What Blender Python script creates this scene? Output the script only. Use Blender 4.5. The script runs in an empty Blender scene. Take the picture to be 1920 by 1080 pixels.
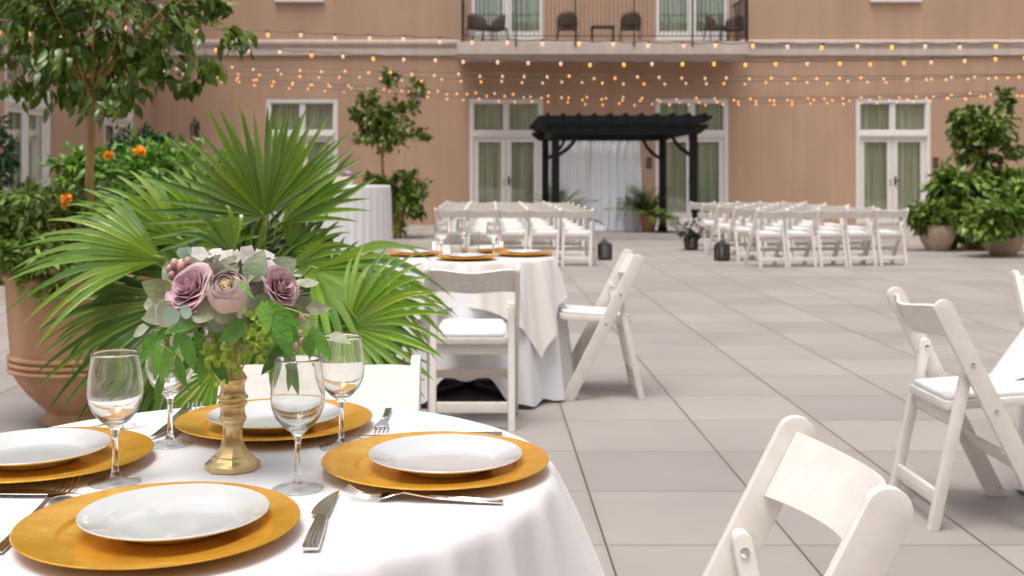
import bpy, bmesh, math, random
from mathutils import Vector, Matrix, Euler, noise
random.seed(7)
R_ = math.radians
C = bpy.context.scene.collection
scene = bpy.context.scene

# ------------------------------------------------------------------ camera
F = 2070.0; VX = 912.0; VY = 334.0; H = 1.18
cam = bpy.data.cameras.new('camera'); camo = bpy.data.objects.new('camera', cam); C.objects.link(camo)
camo.location = (0, 0, H); camo.rotation_euler = (R_(90), 0, 0)
cam.sensor_width = 36; cam.lens = 36 * F / 1920
cam.shift_x = (960 - VX) / 1920; cam.shift_y = -(540 - VY) / 1920
cam.clip_start = .05; cam.clip_end = 500
cam.dof.use_dof = True; cam.dof.focus_distance = 1.66; cam.dof.aperture_fstop = 8.2
scene.camera = camo
# ------------------------------------------------------------------ world, sun, exposure
w = bpy.data.worlds.new('World'); scene.world = w; w.use_nodes = True
nt = w.node_tree; bg = nt.nodes['Background']
sky = nt.nodes.new('ShaderNodeTexSky'); sky.sky_type = 'NISHITA'; sky.sun_disc = False
sky.sun_elevation = R_(73); sky.sun_rotation = R_(210)
sky.air_density = 1.0; sky.dust_density = 4.0; sky.ozone_density = 1.0
hs = nt.nodes.new('ShaderNodeHueSaturation'); hs.inputs['Saturation'].default_value = .28
nt.links.new(sky.outputs[0], hs.inputs['Color']); nt.links.new(hs.outputs[0], bg.inputs[0])
bg.inputs[1].default_value = .15
sl = bpy.data.lights.new('sun', 'SUN'); sl.energy = 1.5; sl.angle = R_(26); sl.color = (1, .95, .88)
so = bpy.data.objects.new('sun', sl); C.objects.link(so)
so.rotation_euler = (R_(17), 0, R_(-30))
scene.view_settings.view_transform = 'Standard'; scene.view_settings.look = 'None'
scene.view_settings.exposure = .52; scene.view_settings.gamma = 1
scene.render.resolution_x = 1024; scene.render.resolution_y = 576

def P(px, py, Y): return Vector(((px - VX) * Y / F, Y, H - (py - VY) * Y / F))
def G(px, py, z=0.0):
    Y = F * (H - z) / (py - VY); return Vector(((px - VX) * Y / F, Y, z))

# ------------------------------------------------------------------ materials
def srgb(r, g, b):
    f = lambda c: (c / 12.92 if c <= .04045 else ((c + .055) / 1.055) ** 2.4)
    return (f(r / 255), f(g / 255), f(b / 255), 1)
def mat(name, col, rough=.5, metal=0, var=.0, vscale=8, bump=0, bscale=60, stretch=(1, 1, 1), island=None,
        transl=0, coat=0, spec=None, col2=None, sheen=0, objrand=False):
    m = bpy.data.materials.new(name); m.use_nodes = True
    n = m.node_tree.nodes; l = m.node_tree.links; b = n['Principled BSDF']
    col = tuple(col)[:3] + (1,)
    b.inputs['Base Color'].default_value = col; b.inputs['Roughness'].default_value = rough
    b.inputs['Metallic'].default_value = metal
    if spec is not None: b.inputs['Specular IOR Level'].default_value = spec
    if coat: b.inputs['Coat Weight'].default_value = coat; b.inputs['Coat Roughness'].default_value = .08
    if sheen: b.inputs['Sheen Weight'].default_value = sheen
    tc = n.new('ShaderNodeTexCoord'); mp = n.new('ShaderNodeMapping'); mp.inputs['Scale'].default_value = stretch
    l.new(tc.outputs['Object'], mp.inputs[0])
    out = None
    if var or col2:
        nz = n.new('ShaderNodeTexNoise'); nz.inputs['Scale'].default_value = vscale; nz.inputs['Detail'].default_value = 6
        l.new(mp.outputs[0], nz.inputs['Vector'])
        r = n.new('ShaderNodeValToRGB'); r.color_ramp.elements[0].position = .3; r.color_ramp.elements[1].position = .7
        c2 = col2 if col2 else [c * (1 - var) for c in col[:3]]
        r.color_ramp.elements[0].color = tuple(c2)[:3] + (1,); r.color_ramp.elements[1].color = col
        l.new(nz.outputs['Fac'], r.inputs[0]); out = r.outputs[0]
    if island:
        g = n.new('ShaderNodeNewGeometry'); r = n.new('ShaderNodeValToRGB')
        es = r.color_ramp.elements
        for i, c in enumerate(island):
            e = es[i] if i < 2 else es.new(1)
            e.position = i / (len(island) - 1); e.color = tuple(c)[:3] + (1,)
        if objrand:
            oi = n.new('ShaderNodeObjectInfo'); l.new(oi.outputs['Random'], r.inputs[0])
        else: l.new(g.outputs['Random Per Island'], r.inputs[0])
        out = r.outputs[0]
        if objrand:
            nz = n.new('ShaderNodeTexNoise'); nz.inputs['Scale'].default_value = 45; l.new(tc.outputs['Object'], nz.inputs['Vector'])
            mm = n.new('ShaderNodeMix'); mm.data_type = 'RGBA'; mm.blend_type = 'OVERLAY'; mm.inputs[0].default_value = .45
            l.new(out, mm.inputs[6]); l.new(nz.outputs['Fac'], mm.inputs[7]); out = mm.outputs[2]
    if out: l.new(out, b.inputs['Base Color'])
    if bump:
        nb = n.new('ShaderNodeTexNoise'); nb.inputs['Scale'].default_value = bscale; nb.inputs['Detail'].default_value = 5
        l.new(mp.outputs[0], nb.inputs['Vector'])
        bp = n.new('ShaderNodeBump'); bp.inputs['Strength'].default_value = bump; bp.inputs['Distance'].default_value = .01
        l.new(nb.outputs['Fac'], bp.inputs['Height']); l.new(bp.outputs[0], b.inputs['Normal'])
    if transl:
        t = n.new('ShaderNodeBsdfTranslucent'); mx = n.new('ShaderNodeMixShader'); mx.inputs[0].default_value = transl
        if out: l.new(out, t.inputs[0])
        else: t.inputs[0].default_value = col
        l.new(b.outputs[0], mx.inputs[1]); l.new(t.outputs[0], mx.inputs[2])
        l.new(mx.outputs[0], n['Material Output'].inputs[0])
    return m
def emis(name, col, strength):
    m = bpy.data.materials.new(name); m.use_nodes = True
    b = m.node_tree.nodes['Principled BSDF']
    b.inputs['Base Color'].default_value = col; b.inputs['Emission Color'].default_value = col
    b.inputs['Emission Strength'].default_value = strength; b.inputs['Roughness'].default_value = .2
    m.cycles.emission_sampling = 'NONE'
    return m
def thin_glass(name, tint=(.92, .95, .92, 1), gloss=.10):
    m = bpy.data.materials.new(name); m.use_nodes = True; n = m.node_tree.nodes; l = m.node_tree.links
    n.remove(n['Principled BSDF'])
    t = n.new('ShaderNodeBsdfTransparent'); t.inputs[0].default_value = tint
    g = n.new('ShaderNodeBsdfGlossy'); g.inputs['Roughness'].default_value = .02
    lw = n.new('ShaderNodeLayerWeight'); lw.inputs[0].default_value = .5
    fr = n.new('ShaderNodeMath'); fr.operation = 'POWER'; l.new(lw.outputs['Facing'], fr.inputs[0]); fr.inputs[1].default_value = 4
    ad = n.new('ShaderNodeMath'); ad.operation = 'ADD'; ad.inputs[1].default_value = gloss
    l.new(fr.outputs[0], ad.inputs[0])
    mx = n.new('ShaderNodeMixShader'); l.new(ad.outputs[0], mx.inputs[0])
    l.new(t.outputs[0], mx.inputs[1]); l.new(g.outputs[0], mx.inputs[2]); l.new(mx.outputs[0], n['Material Output'].inputs[0])
    return m
def real_glass(name):
    m = bpy.data.materials.new(name); m.use_nodes = True; n = m.node_tree.nodes; l = m.node_tree.links
    n.remove(n['Principled BSDF'])
    g = n.new('ShaderNodeBsdfGlass'); g.inputs['IOR'].default_value = 1.5; g.inputs['Roughness'].default_value = 0
    g.inputs['Color'].default_value = (.99, .995, .99, 1)
    t = n.new('ShaderNodeBsdfTransparent'); mx = n.new('ShaderNodeMixShader'); mx.inputs[0].default_value = .05
    l.new(g.outputs[0], mx.inputs[1]); l.new(t.outputs[0], mx.inputs[2]); l.new(mx.outputs[0], n['Material Output'].inputs[0]); return m

M = {}
M['stucco'] = mat('stucco', (.49, .322, .218), .9, var=.16, vscale=1.3, bump=.25, bscale=45, stretch=(1, 1, .35))
def streaks(m, amt):
    n = m.node_tree.nodes; l = m.node_tree.links; b = n['Principled BSDF']; src = b.inputs['Base Color'].links[0].from_socket
    tc = n.new('ShaderNodeTexCoord'); mp = n.new('ShaderNodeMapping'); mp.inputs['Scale'].default_value = (4.5, 4.5, .10); l.new(tc.outputs['Object'], mp.inputs[0])
    nz = n.new('ShaderNodeTexNoise'); nz.inputs['Scale'].default_value = 1; nz.inputs['Detail'].default_value = 7; l.new(mp.outputs[0], nz.inputs['Vector'])
    r = n.new('ShaderNodeValToRGB'); r.color_ramp.elements[0].position = .38; r.color_ramp.elements[1].position = .60
    r.color_ramp.elements[0].color = (1 - amt, 1 - amt, 1 - amt * .9, 1); r.color_ramp.elements[1].color = (1, 1, 1, 1); l.new(nz.outputs['Fac'], r.inputs[0])
    mx = n.new('ShaderNodeMix'); mx.data_type = 'RGBA'; mx.blend_type = 'MULTIPLY'; mx.inputs[0].default_value = 1
    l.new(src, mx.inputs[6]); l.new(r.outputs[0], mx.inputs[7]); l.new(mx.outputs[2], b.inputs['Base Color'])
streaks(M['stucco'], .055)
M['moulding'] = mat('moulding_paint', (.60, .50, .435), .7, var=.08, vscale=3)
streaks(M['moulding'], .10)
M['white_wood'] = mat('white_joinery', (.74, .71, .68), .45, var=.04, vscale=5)
M['resin'] = mat('white_resin', (.785, .738, .688), .36, var=.09, vscale=24, bump=.05, bscale=90)
M['pad'] = mat('white_vinyl_pad', (.72, .71, .70), .4, bump=.05, bscale=80)
M['cloth'] = mat('white_cloth', (.75, .737, .745), .85, bump=.22, bscale=11, transl=.10, sheen=.2)
M['cloth_ivory'] = mat('ivory_cloth', (.80, .745, .715), .85, bump=.12, bscale=16, transl=.10, sheen=.2)
M['cloth_blue'] = mat('cool_white_cloth', (.80, .81, .83), .8, bump=.1, bscale=16, transl=.12, sheen=.2)
M['drape'] = mat('white_voile', (.88, .92, 1.0), .8, transl=.12)
M['gold'] = mat('gold_leaf', (1.0, .58, .075), .25, metal=.66, col2=(.94, .43, .03), vscale=34, bump=.16, bscale=22)
M['brass'] = mat('brass_paint', (.74, .54, .25), .26, metal=.75, var=.2, vscale=30)
M['china'] = mat('white_china', (.58, .58, .583), .10, coat=.8)
M['steel'] = mat('polished_steel', (.72, .70, .68), .13, metal=1)
M['glass'] = real_glass('clear_glass')
M['pane'] = thin_glass('window_pane', (.93, .96, .93, 1), .10)
M['foot_glass'] = thin_glass('foot_glass', (.985, .99, .99, 1), .04)
M['lantern_glass'] = thin_glass('lantern_glass', (.45, .45, .45, 1), .10)
M['vase_glass'] = thin_glass('vase_glass', (.96, .97, .97, 1), .06)
M['black'] = mat('black_stain', (.006, .0068, .008), .6, var=.3, vscale=9, spec=.25)
M['iron'] = mat('black_iron', (.015, .014, .014), .45)
M['wicker'] = mat('brown_wicker', (.10, .065, .045), .7, var=.4, vscale=80)
M['terracotta'] = mat('terracotta', (.52, .30, .165), .85, col2=(.38, .21, .115), vscale=7, bump=.3, bscale=40, stretch=(1, 1, .35))
M['terracotta_pale'] = mat('pale_terracotta', (.54, .41, .31), .85, col2=(.40, .29, .21), vscale=6, bump=.3, bscale=40)
M['soil'] = mat('soil', (.04, .028, .02), 1)
M['bark'] = mat('bark', (.50, .33, .13), .85, col2=(.34, .21, .08), vscale=18, bump=.5, bscale=60, stretch=(1, 1, .3))
M['bulb'] = emis('warm_bulb', (1, .40, .085, 1), .95)
M['bulb_pale'] = emis('pale_bulb', (1, .60, .38, 1), .42)
M['candle'] = mat('white_wax', (.85, .82, .76), .5)
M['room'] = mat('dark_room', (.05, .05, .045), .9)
M['ficus'] = mat('ficus_leaf', (.06, .13, .02), .28, island=[(.035, .075, .006), (.07, .13, .010), (.15, .23, .02), (.05, .10, .008)], transl=.22)
M['shrub'] = mat('shrub_leaf', (.07, .14, .03), .4, island=[(.075, .14, .018), (.15, .24, .035), (.24, .35, .06)], transl=.2)
M['darkleaf'] = mat('dark_leaf', (.03, .07, .03), .4, island=[(.018, .045, .02), (.03, .075, .03), (.05, .11, .05)], transl=.15)
M['tree2'] = mat('potted_tree_leaf', (.04, .10, .02), .35, island=[(.05, .09, .010), (.11, .17, .02), (.20, .28, .04)], transl=.2)
M['bright'] = mat('bright_leaf', (.12, .26, .03), .35, island=[(.08, .18, .02), (.13, .28, .03), (.2, .36, .05)], transl=.25)
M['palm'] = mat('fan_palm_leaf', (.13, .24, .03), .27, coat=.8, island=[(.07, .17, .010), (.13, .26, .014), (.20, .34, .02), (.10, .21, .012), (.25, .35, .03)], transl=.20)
M['palm_dark'] = mat('shaded_fan_palm_leaf', (.07, .14, .03), .32, coat=.4, island=[(.025, .07, .006), (.055, .13, .010), (.10, .19, .015), (.14, .19, .03)], transl=.15)  # darker copy of the palm leaf; shade among inner fronds put into the colour
M['stalk'] = mat('palm_stalk', (.20, .28, .05), .4)
M['orange_petal'] = mat('orange_petal', (.95, .42, .015), .6, transl=.2)
M['dusty'] = mat('dusty_sage_leaf', (.28, .33, .21), .6, island=[(.20, .26, .14), (.33, .38, .25), (.42, .44, .32), (.25, .30, .12)], transl=.2, bump=.3, bscale=120, objrand=True)
M['euca'] = mat('eucalyptus_leaf', (.30, .42, .34), .6, transl=.2)
M['fresh'] = mat('fresh_green_leaf', (.13, .32, .05), .38, island=[(.07, .20, .03), (.13, .34, .045), (.20, .44, .07), (.11, .25, .06)], transl=.3, bump=.4, bscale=200, objrand=True)
M['lime'] = mat('lime_sprig', (.40, .55, .08), .5, transl=.3)
M['mauve'] = mat('mauve_petal', (.50, .28, .33), .7, island=[(.50, .30, .36), (.62, .42, .46), (.70, .52, .53)], transl=.2)
M['lilac'] = mat('lilac_petal', (.55, .42, .44), .7, island=[(.46, .34, .38), (.62, .48, .48), (.72, .58, .55)], transl=.2)
M['cream'] = mat('cream_petal', (.88, .78, .60), .7, transl=.4)
M['whitepetal'] = mat('white_petal', (.66, .62, .59), .7, transl=.25)
M['berry'] = mat('blush_berry', (.62, .34, .28), .5, col2=(.45, .28, .30), vscale=60)
M['purple'] = mat('purple_petal', (.42, .28, .45), .7)
M['cardbox'] = mat('cream_box', (.66, .56, .45), .8)
M['plaque'] = mat('dark_plaque', (.10, .05, .045), .5)

def floor_mat():
    m = bpy.data.materials.new('paver_floor'); m.use_nodes = True; n = m.node_tree.nodes; l = m.node_tree.links
    b = n['Principled BSDF']; b.inputs['Roughness'].default_value = .62
    g = n.new('ShaderNodeNewGeometry'); sp = n.new('ShaderNodeSeparateXYZ'); l.new(g.outputs['Position'], sp.inputs[0])
    def mth(op, a, bb=None):
        x = n.new('ShaderNodeMath'); x.operation = op
        for i, v in enumerate((a, bb)):
            if v is None: continue
            if isinstance(v, (int, float)): x.inputs[i].default_value = v
            else: l.new(v, x.inputs[i])
        return x.outputs[0]
    T = .61
    u = mth('DIVIDE', mth('SUBTRACT', sp.outputs[0], .385), T); v = mth('DIVIDE', mth('SUBTRACT', sp.outputs[1], 5.38), T)
    fu = mth('FRACT', u); fv = mth('FRACT', v); iu = mth('FLOOR', u); iv = mth('FLOOR', v)
    du = mth('MULTIPLY', mth('MINIMUM', fu, mth('SUBTRACT', 1, fu)), T); dv = mth('MULTIPLY', mth('MINIMUM', fv, mth('SUBTRACT', 1, fv)), T)
    cb = n.new('ShaderNodeCombineXYZ'); l.new(iu, cb.inputs[0]); l.new(iv, cb.inputs[1])
    wn = n.new('ShaderNodeTexWhiteNoise'); wn.noise_dimensions = '2D'; l.new(cb.outputs[0], wn.inputs['Vector'])
    # joint widths vary along their length
    jn = n.new('ShaderNodeTexNoise'); jn.inputs['Scale'].default_value = 1.3; l.new(g.outputs['Position'], jn.inputs['Vector'])
    wu = mth('ADD', .0014, mth('MULTIPLY', jn.outputs['Fac'], .0040)); wv = mth('MULTIPLY', wu, .52)
    ju = mth('LESS_THAN', du, wu); jv = mth('LESS_THAN', dv, wv)
    joint = mth('MAXIMUM', ju, jv)
    nz = n.new('ShaderNodeTexNoise'); nz.inputs['Scale'].default_value = 1.6; nz.inputs['Detail'].default_value = 8; l.new(g.outputs['Position'], nz.inputs['Vector'])
    n2 = n.new('ShaderNodeTexNoise'); n2.inputs['Scale'].default_value = 260; n2.inputs['Detail'].default_value = 3; l.new(g.outputs['Position'], n2.inputs['Vector'])
    r = n.new('ShaderNodeValToRGB'); r.color_ramp.elements[0].color = (.280, .251, .232, 1); r.color_ramp.elements[1].color = (.412, .370, .344, 1)
    r.color_ramp.elements[0].position = .15; r.color_ramp.elements[1].position = .85
    f = mth('ADD', mth('MULTIPLY', wn.outputs[0], .36), mth('MULTIPLY', nz.outputs['Fac'], .66)); l.new(f, r.inputs[0])
    m2 = n.new('ShaderNodeMix'); m2.data_type = 'RGBA'; m2.blend_type = 'MULTIPLY'; m2.inputs[0].default_value = .22
    l.new(r.outputs[0], m2.inputs[6]); l.new(n2.outputs['Color'], m2.inputs[7])
    # faint dirt next to joints
    dm = mth('MINIMUM', du, dv); dirt = mth('MULTIPLY', mth('SUBTRACT', 1, mth('MINIMUM', mth('DIVIDE', dm, .03), 1)), mth('MULTIPLY', nz.outputs['Fac'], .28))
    m4 = n.new('ShaderNodeMix'); m4.data_type = 'RGBA'; l.new(dirt, m4.inputs[0]); l.new(m2.outputs[2], m4.inputs[6]); m4.inputs[7].default_value = (.19, .15, .13, 1)
    m3 = n.new('ShaderNodeMix'); m3.data_type = 'RGBA'; l.new(joint, m3.inputs[0]); l.new(m4.outputs[2], m3.inputs[6]); m3.inputs[7].default_value = (.075, .052, .04, 1)
    l.new(m3.outputs[2], b.inputs['Base Color'])
    bp = n.new('ShaderNodeBump'); bp.inputs['Strength'].default_value = .5; bp.inputs['Distance'].default_value = .004
    hgt = mth('SUBTRACT', mth('MULTIPLY', n2.outputs['Fac'], .15), joint); l.new(hgt, bp.inputs['Height']); l.new(bp.outputs[0], b.inputs['Normal'])
    return m
M['floor'] = floor_mat()

def curtain_mat():
    m = bpy.data.materials.new('sage_curtain'); m.use_nodes = True; n = m.node_tree.nodes; l = m.node_tree.links
    b = n['Principled BSDF']; b.inputs['Roughness'].default_value = .9
    tc = n.new('ShaderNodeTexCoord'); mp = n.new('ShaderNodeMapping'); mp.inputs['Scale'].default_value = (27, 27, .3); l.new(tc.outputs['Object'], mp.inputs[0])
    nz = n.new('ShaderNodeTexNoise'); nz.inputs['Scale'].default_value = 1; nz.inputs['Detail'].default_value = 4; l.new(mp.outputs[0], nz.inputs['Vector'])
    r = n.new('ShaderNodeValToRGB'); r.color_ramp.elements[0].position = .35; r.color_ramp.elements[1].position = .65
    r.color_ramp.elements[0].color = (.21, .23, .155, 1); r.color_ramp.elements[1].color = (.62, .63, .50, 1)  # light and shade of the folds put into the colour as stripes
    l.new(nz.outputs['Fac'], r.inputs[0]); l.new(r.outputs[0], b.inputs['Base Color']); return m
M['curtain'] = curtain_mat()

# ------------------------------------------------------------------ mesh helpers
class MB:
    def __init__(s): s.v = []; s.f = []
    def add(s, vs, fs):
        o = len(s.v); s.v += [Vector(x) for x in vs]; s.f += [tuple(i + o for i in f) for f in fs]; return s
    def box(s, x0, y0, z0, x1, y1, z1, mtx=None):
        vs = [Vector((x, y, z)) for x in (x0, x1) for y in (y0, y1) for z in (z0, z1)]
        if mtx: vs = [mtx @ p for p in vs]
        return s.add(vs, [(0, 1, 3, 2), (4, 6, 7, 5), (0, 4, 5, 1), (2, 3, 7, 6), (0, 2, 6, 4), (1, 5, 7, 3)])
    def bar(s, a, b, w, h, up=(0, 0, 1)):
        a = Vector(a); b = Vector(b); d = (b - a).normalized(); up = Vector(up)
        if abs(d.dot(up)) > .98: up = Vector((0, 1, 0))
        sd = d.cross(up).normalized(); u = sd.cross(d)
        vs = []
        for p in (a, b):
            for i, j in ((-1, -1), (1, -1), (1, 1), (-1, 1)): vs.append(p + sd * i * w / 2 + u * j * h / 2)
        return s.add(vs, [(0, 1, 2, 3), (4, 7, 6, 5), (0, 4, 5, 1), (1, 5, 6, 2), (2, 6, 7, 3), (3, 7, 4, 0)])
    def prism(s, pts, to3, t0, t1):
        n = len(pts); vs = [to3(p[0], p[1], t0) for p in pts] + [to3(p[0], p[1], t1) for p in pts]
        return s.add(vs, [tuple(range(n)), tuple(range(2 * n - 1, n - 1, -1))] + [(i, i + n, (i + 1) % n + n, (i + 1) % n) for i in range(n)])
    def tube(s, pts, rs, n=8, cap=True):
        pts = [Vector(p) for p in pts]
        if isinstance(rs, (int, float)): rs = [rs] * len(pts)
        o = len(s.v); up = Vector((0, 0, 1)); vs = []; fs = []
        for i, p in enumerate(pts):
            d = (pts[min(i + 1, len(pts) - 1)] - pts[max(i - 1, 0)]).normalized()
            u = up if abs(d.dot(up)) < .95 else Vector((1, 0, 0))
            a = d.cross(u).normalized(); b = d.cross(a)
            for k in range(n):
                t = 2 * math.pi * k / n; vs.append(p + (a * math.cos(t) + b * math.sin(t)) * rs[i])
        for i in range(len(pts) - 1):
            for k in range(n):
                fs.append((i * n + k, i * n + (k + 1) % n, (i + 1) * n + (k + 1) % n, (i + 1) * n + k))
        if cap: fs.append(tuple(range(n - 1, -1, -1))); fs.append(tuple(range((len(pts) - 1) * n, len(pts) * n)))
        return s.add(vs, fs)
    def lathe(s, prof, n=32, c=(0, 0, 0), rot=0, wob=None):
        c = Vector(c); vs = []; fs = []
        for r, z in prof:
            for k in range(n):
                t = 2 * math.pi * k / n + rot; rr = r * (wob(t, z) if wob else 1)
                vs.append(c + Vector((rr * math.cos(t), rr * math.sin(t), z)))
        for i in range(len(prof) - 1):
            for k in range(n): fs.append((i * n + k, i * n + (k + 1) % n, (i + 1) * n + (k + 1) % n, (i + 1) * n + k))
        if prof[0][0] > 1e-5: fs.append(tuple(range(n - 1, -1, -1)))
        if prof[-1][0] > 1e-5: fs.append(tuple(range((len(prof) - 1) * n, len(prof) * n)))
        return s.add(vs, fs)
    def ball(s, c, r, n=8, sc=(1, 1, 1)):
        c = Vector(c); pr = []
        vs = []; fs = []; m = max(4, n // 2 + 1)
        for i in range(m + 1):
            a = math.pi * i / m
            for k in range(n):
                t = 2 * math.pi * k / n
                vs.append(c + Vector((r * sc[0] * math.sin(a) * math.cos(t), r * sc[1] * math.sin(a) * math.sin(t), r * sc[2] * math.cos(a))))
        for i in range(m):
            for k in range(n): fs.append((i * n + k, (i + 1) * n + k, (i + 1) * n + (k + 1) % n, i * n + (k + 1) % n))
        return s.add(vs, fs)
    def grid(s, fn, nu, nv, closed=False):
        vs = [fn(i / nu, j / nv) for i in range(nu + (0 if closed else 1)) for j in range(nv + 1)]
        m = nv + 1; fs = []
        for i in range(nu):
            i2 = (i + 1) % nu if closed else i + 1
            for j in range(nv): fs.append((i * m + j, i2 * m + j, i2 * m + j + 1, i * m + j + 1))
        return s.add(vs, fs)
    def leaf(s, base, d, n, L, W, fold=.25, droop=.15, segs=4, shape=0, curl=0):
        d = Vector(d).normalized(); n = Vector(n); n = (n - d * n.dot(d))
        n = n.normalized() if n.length > 1e-4 else d.orthogonal().normalized()
        sd = d.cross(n); vs = []; fs = []
        for i in range(segs + 1):
            t = i / segs
            if shape == 0: pw = (math.sin(math.pi * min(1, t ** .75 * .98 + .02)) ** .8)
            elif shape == 1: pw = math.sqrt(max(0, 1 - (2 * t - 1) ** 2)) * 1.0
            else: pw = math.sin(math.pi * (t * .96 + .04)) ** 1.2
            ww = W / 2 * max(pw, .03)
            c = Vector(base) + d * L * t - n * droop * L * t * t
            vs += [c - sd * ww + n * fold * ww, c, c + sd * ww + n * fold * ww]
        for i in range(segs):
            a = i * 3; fs += [(a, a + 1, a + 4, a + 3), (a + 1, a + 2, a + 5, a + 4)]
        return s.add(vs, fs)
    def build(s, name, m, parent=None, smooth=False, bevel=0, seg=2, merge=0, auto=None):
        me = bpy.data.meshes.new(name)
        me.from_pydata([tuple(x) for x in s.v], [], s.f)
        if bevel or merge or True:
            bm = bmesh.new(); bm.from_mesh(me)
            if merge: bmesh.ops.remove_doubles(bm, verts=bm.verts, dist=merge)
            if bevel:
                bmesh.ops.recalc_face_normals(bm, faces=bm.faces)
                es = [e for e in bm.edges if len(e.link_faces) == 2 and e.calc_face_angle(0) > .6]
                bmesh.ops.bevel(bm, geom=es, offset=bevel, segments=seg, affect='EDGES', profile=.6)
            elif smooth != 'keep': bmesh.ops.recalc_face_normals(bm, faces=bm.faces)
            bm.to_mesh(me); bm.free()
        if smooth or bevel:
            for p in me.polygons: p.use_smooth = True
            if auto or bevel:
                ang = auto or R_(40)
                bm = bmesh.new(); bm.from_mesh(me)
                for e in bm.edges:
                    if len(e.link_faces) == 2 and e.calc_face_angle(0) > ang: e.smooth = False
                bm.to_mesh(me); bm.free()
        me.materials.append(m)
        o = bpy.data.objects.new(name, me); C.objects.link(o)
        if parent: o.parent = parent
        return o
def tag(o, label=None, cat=None, group=None, kind=None):
    if label: o['label'] = label
    if cat: o['category'] = cat
    if group: o['group'] = group
    if kind: o['kind'] = kind
    return o
def thing(name, loc, rz=0, label=None, cat=None, group=None):
    o = bpy.data.objects.new(name, None); C.objects.link(o); o.empty_display_size = .1
    o.location = loc; o.rotation_euler = (0, 0, rz); return tag(o, label, cat, group)
def copy_tree(o, parent=None):
    c = o.copy(); C.objects.link(c)
    if parent: c.parent = parent
    for ch in list(o.children): copy_tree(ch, c)
    return c
def rv(a=1): return Vector((random.uniform(-a, a), random.uniform(-a, a), random.uniform(-a, a)))

# ------------------------------------------------------------------ ground
g = MB().add([(-60, -40, 0), (60, -40, 0), (60, 60, 0), (-60, 60, 0)], [(0, 1, 2, 3)]).build('floor', M['floor'])
g['kind'] = 'structure'

# ------------------------------------------------------------------ building
YW = 27.8; XW = -8.31
bld = thing('hotel_building', (0, YW, 0), 0, 'tan stucco hotel wall round the courtyard with white french doors and balcony', 'building')
def wx(px): return (px - VX) * YW / F
def wz(py): return H + (VY - py) * YW / F
doors = [(499, 633), (880, 1018), (1229, 1366), (1605, 1745)]
doorsX = [(wx(a), wx(b)) for a, b in doors]
holes = [(a, b, .02, 3.18) for a, b in doorsX]
bal_doors = [(wx(883) , wx(1019)), (wx(1229), wx(1366))]
holes += [(a, b, 4.66, 7.4) for a, b in bal_doors]
upw = [(wx(520), wx(603)), (wx(1635), wx(1722))]
holes += [(a, b, 5.72, 7.6) for a, b in upw]
def wall(mb, x0, x1, z0, z1, holes, dep, to3):
    xs = sorted(set([x0, x1] + [h[0] for h in holes] + [h[1] for h in holes]))
    zs = sorted(set([z0, z1] + [h[2] for h in holes] + [h[3] for h in holes]))
    for i in range(len(xs) - 1):
        for j in range(len(zs) - 1):
            cx = (xs[i] + xs[i + 1]) / 2; cz = (zs[j] + zs[j + 1]) / 2
            if any(h[0] < cx < h[1] and h[2] < cz < h[3] for h in holes): continue
            mb.add([to3(xs[i], 0, zs[j]), to3(xs[i + 1], 0, zs[j]), to3(xs[i + 1], 0, zs[j + 1]), to3(xs[i], 0, zs[j + 1])], [(0, 1, 2, 3)])
    for a, b, c, d in holes:
        mb.add([to3(a, 0, c), to3(b, 0, c), to3(b, 0, d), to3(a, 0, d), to3(a, dep, c), to3(b, dep, c), to3(b, dep, d), to3(a, dep, d)],
               [(0, 1, 5, 4), (1, 2, 6, 5), (2, 3, 7, 6), (3, 0, 4, 7)])
mb = MB(); wall(mb, XW, 24, 0, 11, holes, .25, lambda x, y, z: Vector((x, y, z)))
mb.build('wall', M['stucco'], bld)
# expansion joints as slim recess strips
mb = MB()
for px in (1068, 1487, 760, 1850): mb.box(wx(px) - .008, -.004, 0, wx(px) + .008, .0, 4.25)
mb.build('wall_joint', mat('joint', (.34, .235, .18), .9), bld)
# wing wall: faces +X, from Y=YW back towards the camera ; local u runs along +Y
wing_doors = [(-8.75, -6.74), (-3.8, -1.82)]
mb = MB(); wall(mb, -18, -.0, 0, 11, [(a, b, .02, 3.45) for a, b in wing_doors], .25, lambda x, y, z: Vector((XW - y, x, z)))
mb.build('side_wing_wall', M['stucco'], bld)
# the other two sides of the courtyard, out of view, added to block low light
mb = MB(); mb.box(-30, -14.5 - YW, 0, 30, -14 - YW, 11); mb.build('unseen_rear_wall', M['stucco'], bld)
mb = MB(); mb.box(21, -14 - YW, 0, 21.5, -.001, 11); mb.build('unseen_right_wall', M['stucco'], bld)
# cornice moulding
def moulding(mb, a, b, axis):
    prof = [(0, 4.255), (-.05, 4.255), (-.06, 4.28), (-.06, 4.42), (-.035, 4.44), (-.035, 4.50), (-.09, 4.53), (-.10, 4.56), (-.10, 4.62), (-.08, 4.645), (0, 4.66)]
    if axis == 0: vs = [(a, y, z) for y, z in prof] + [(b, y, z) for y, z in prof]
    else: vs = [(XW - y, a, z) for y, z in prof] + [(XW - y, b, z) for y, z in prof]
    n = len(prof); mb.add(vs, [(i, i + 1, i + 1 + n, i + n) for i in range(n - 1)] + [tuple(range(n))])
mb = MB(); moulding(mb, XW, -.68, 0); moulding(mb, 6.26, 24, 0); moulding(mb, -18, -.1, 1); mb.build('cornice_moulding', M['moulding'], bld)

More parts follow.
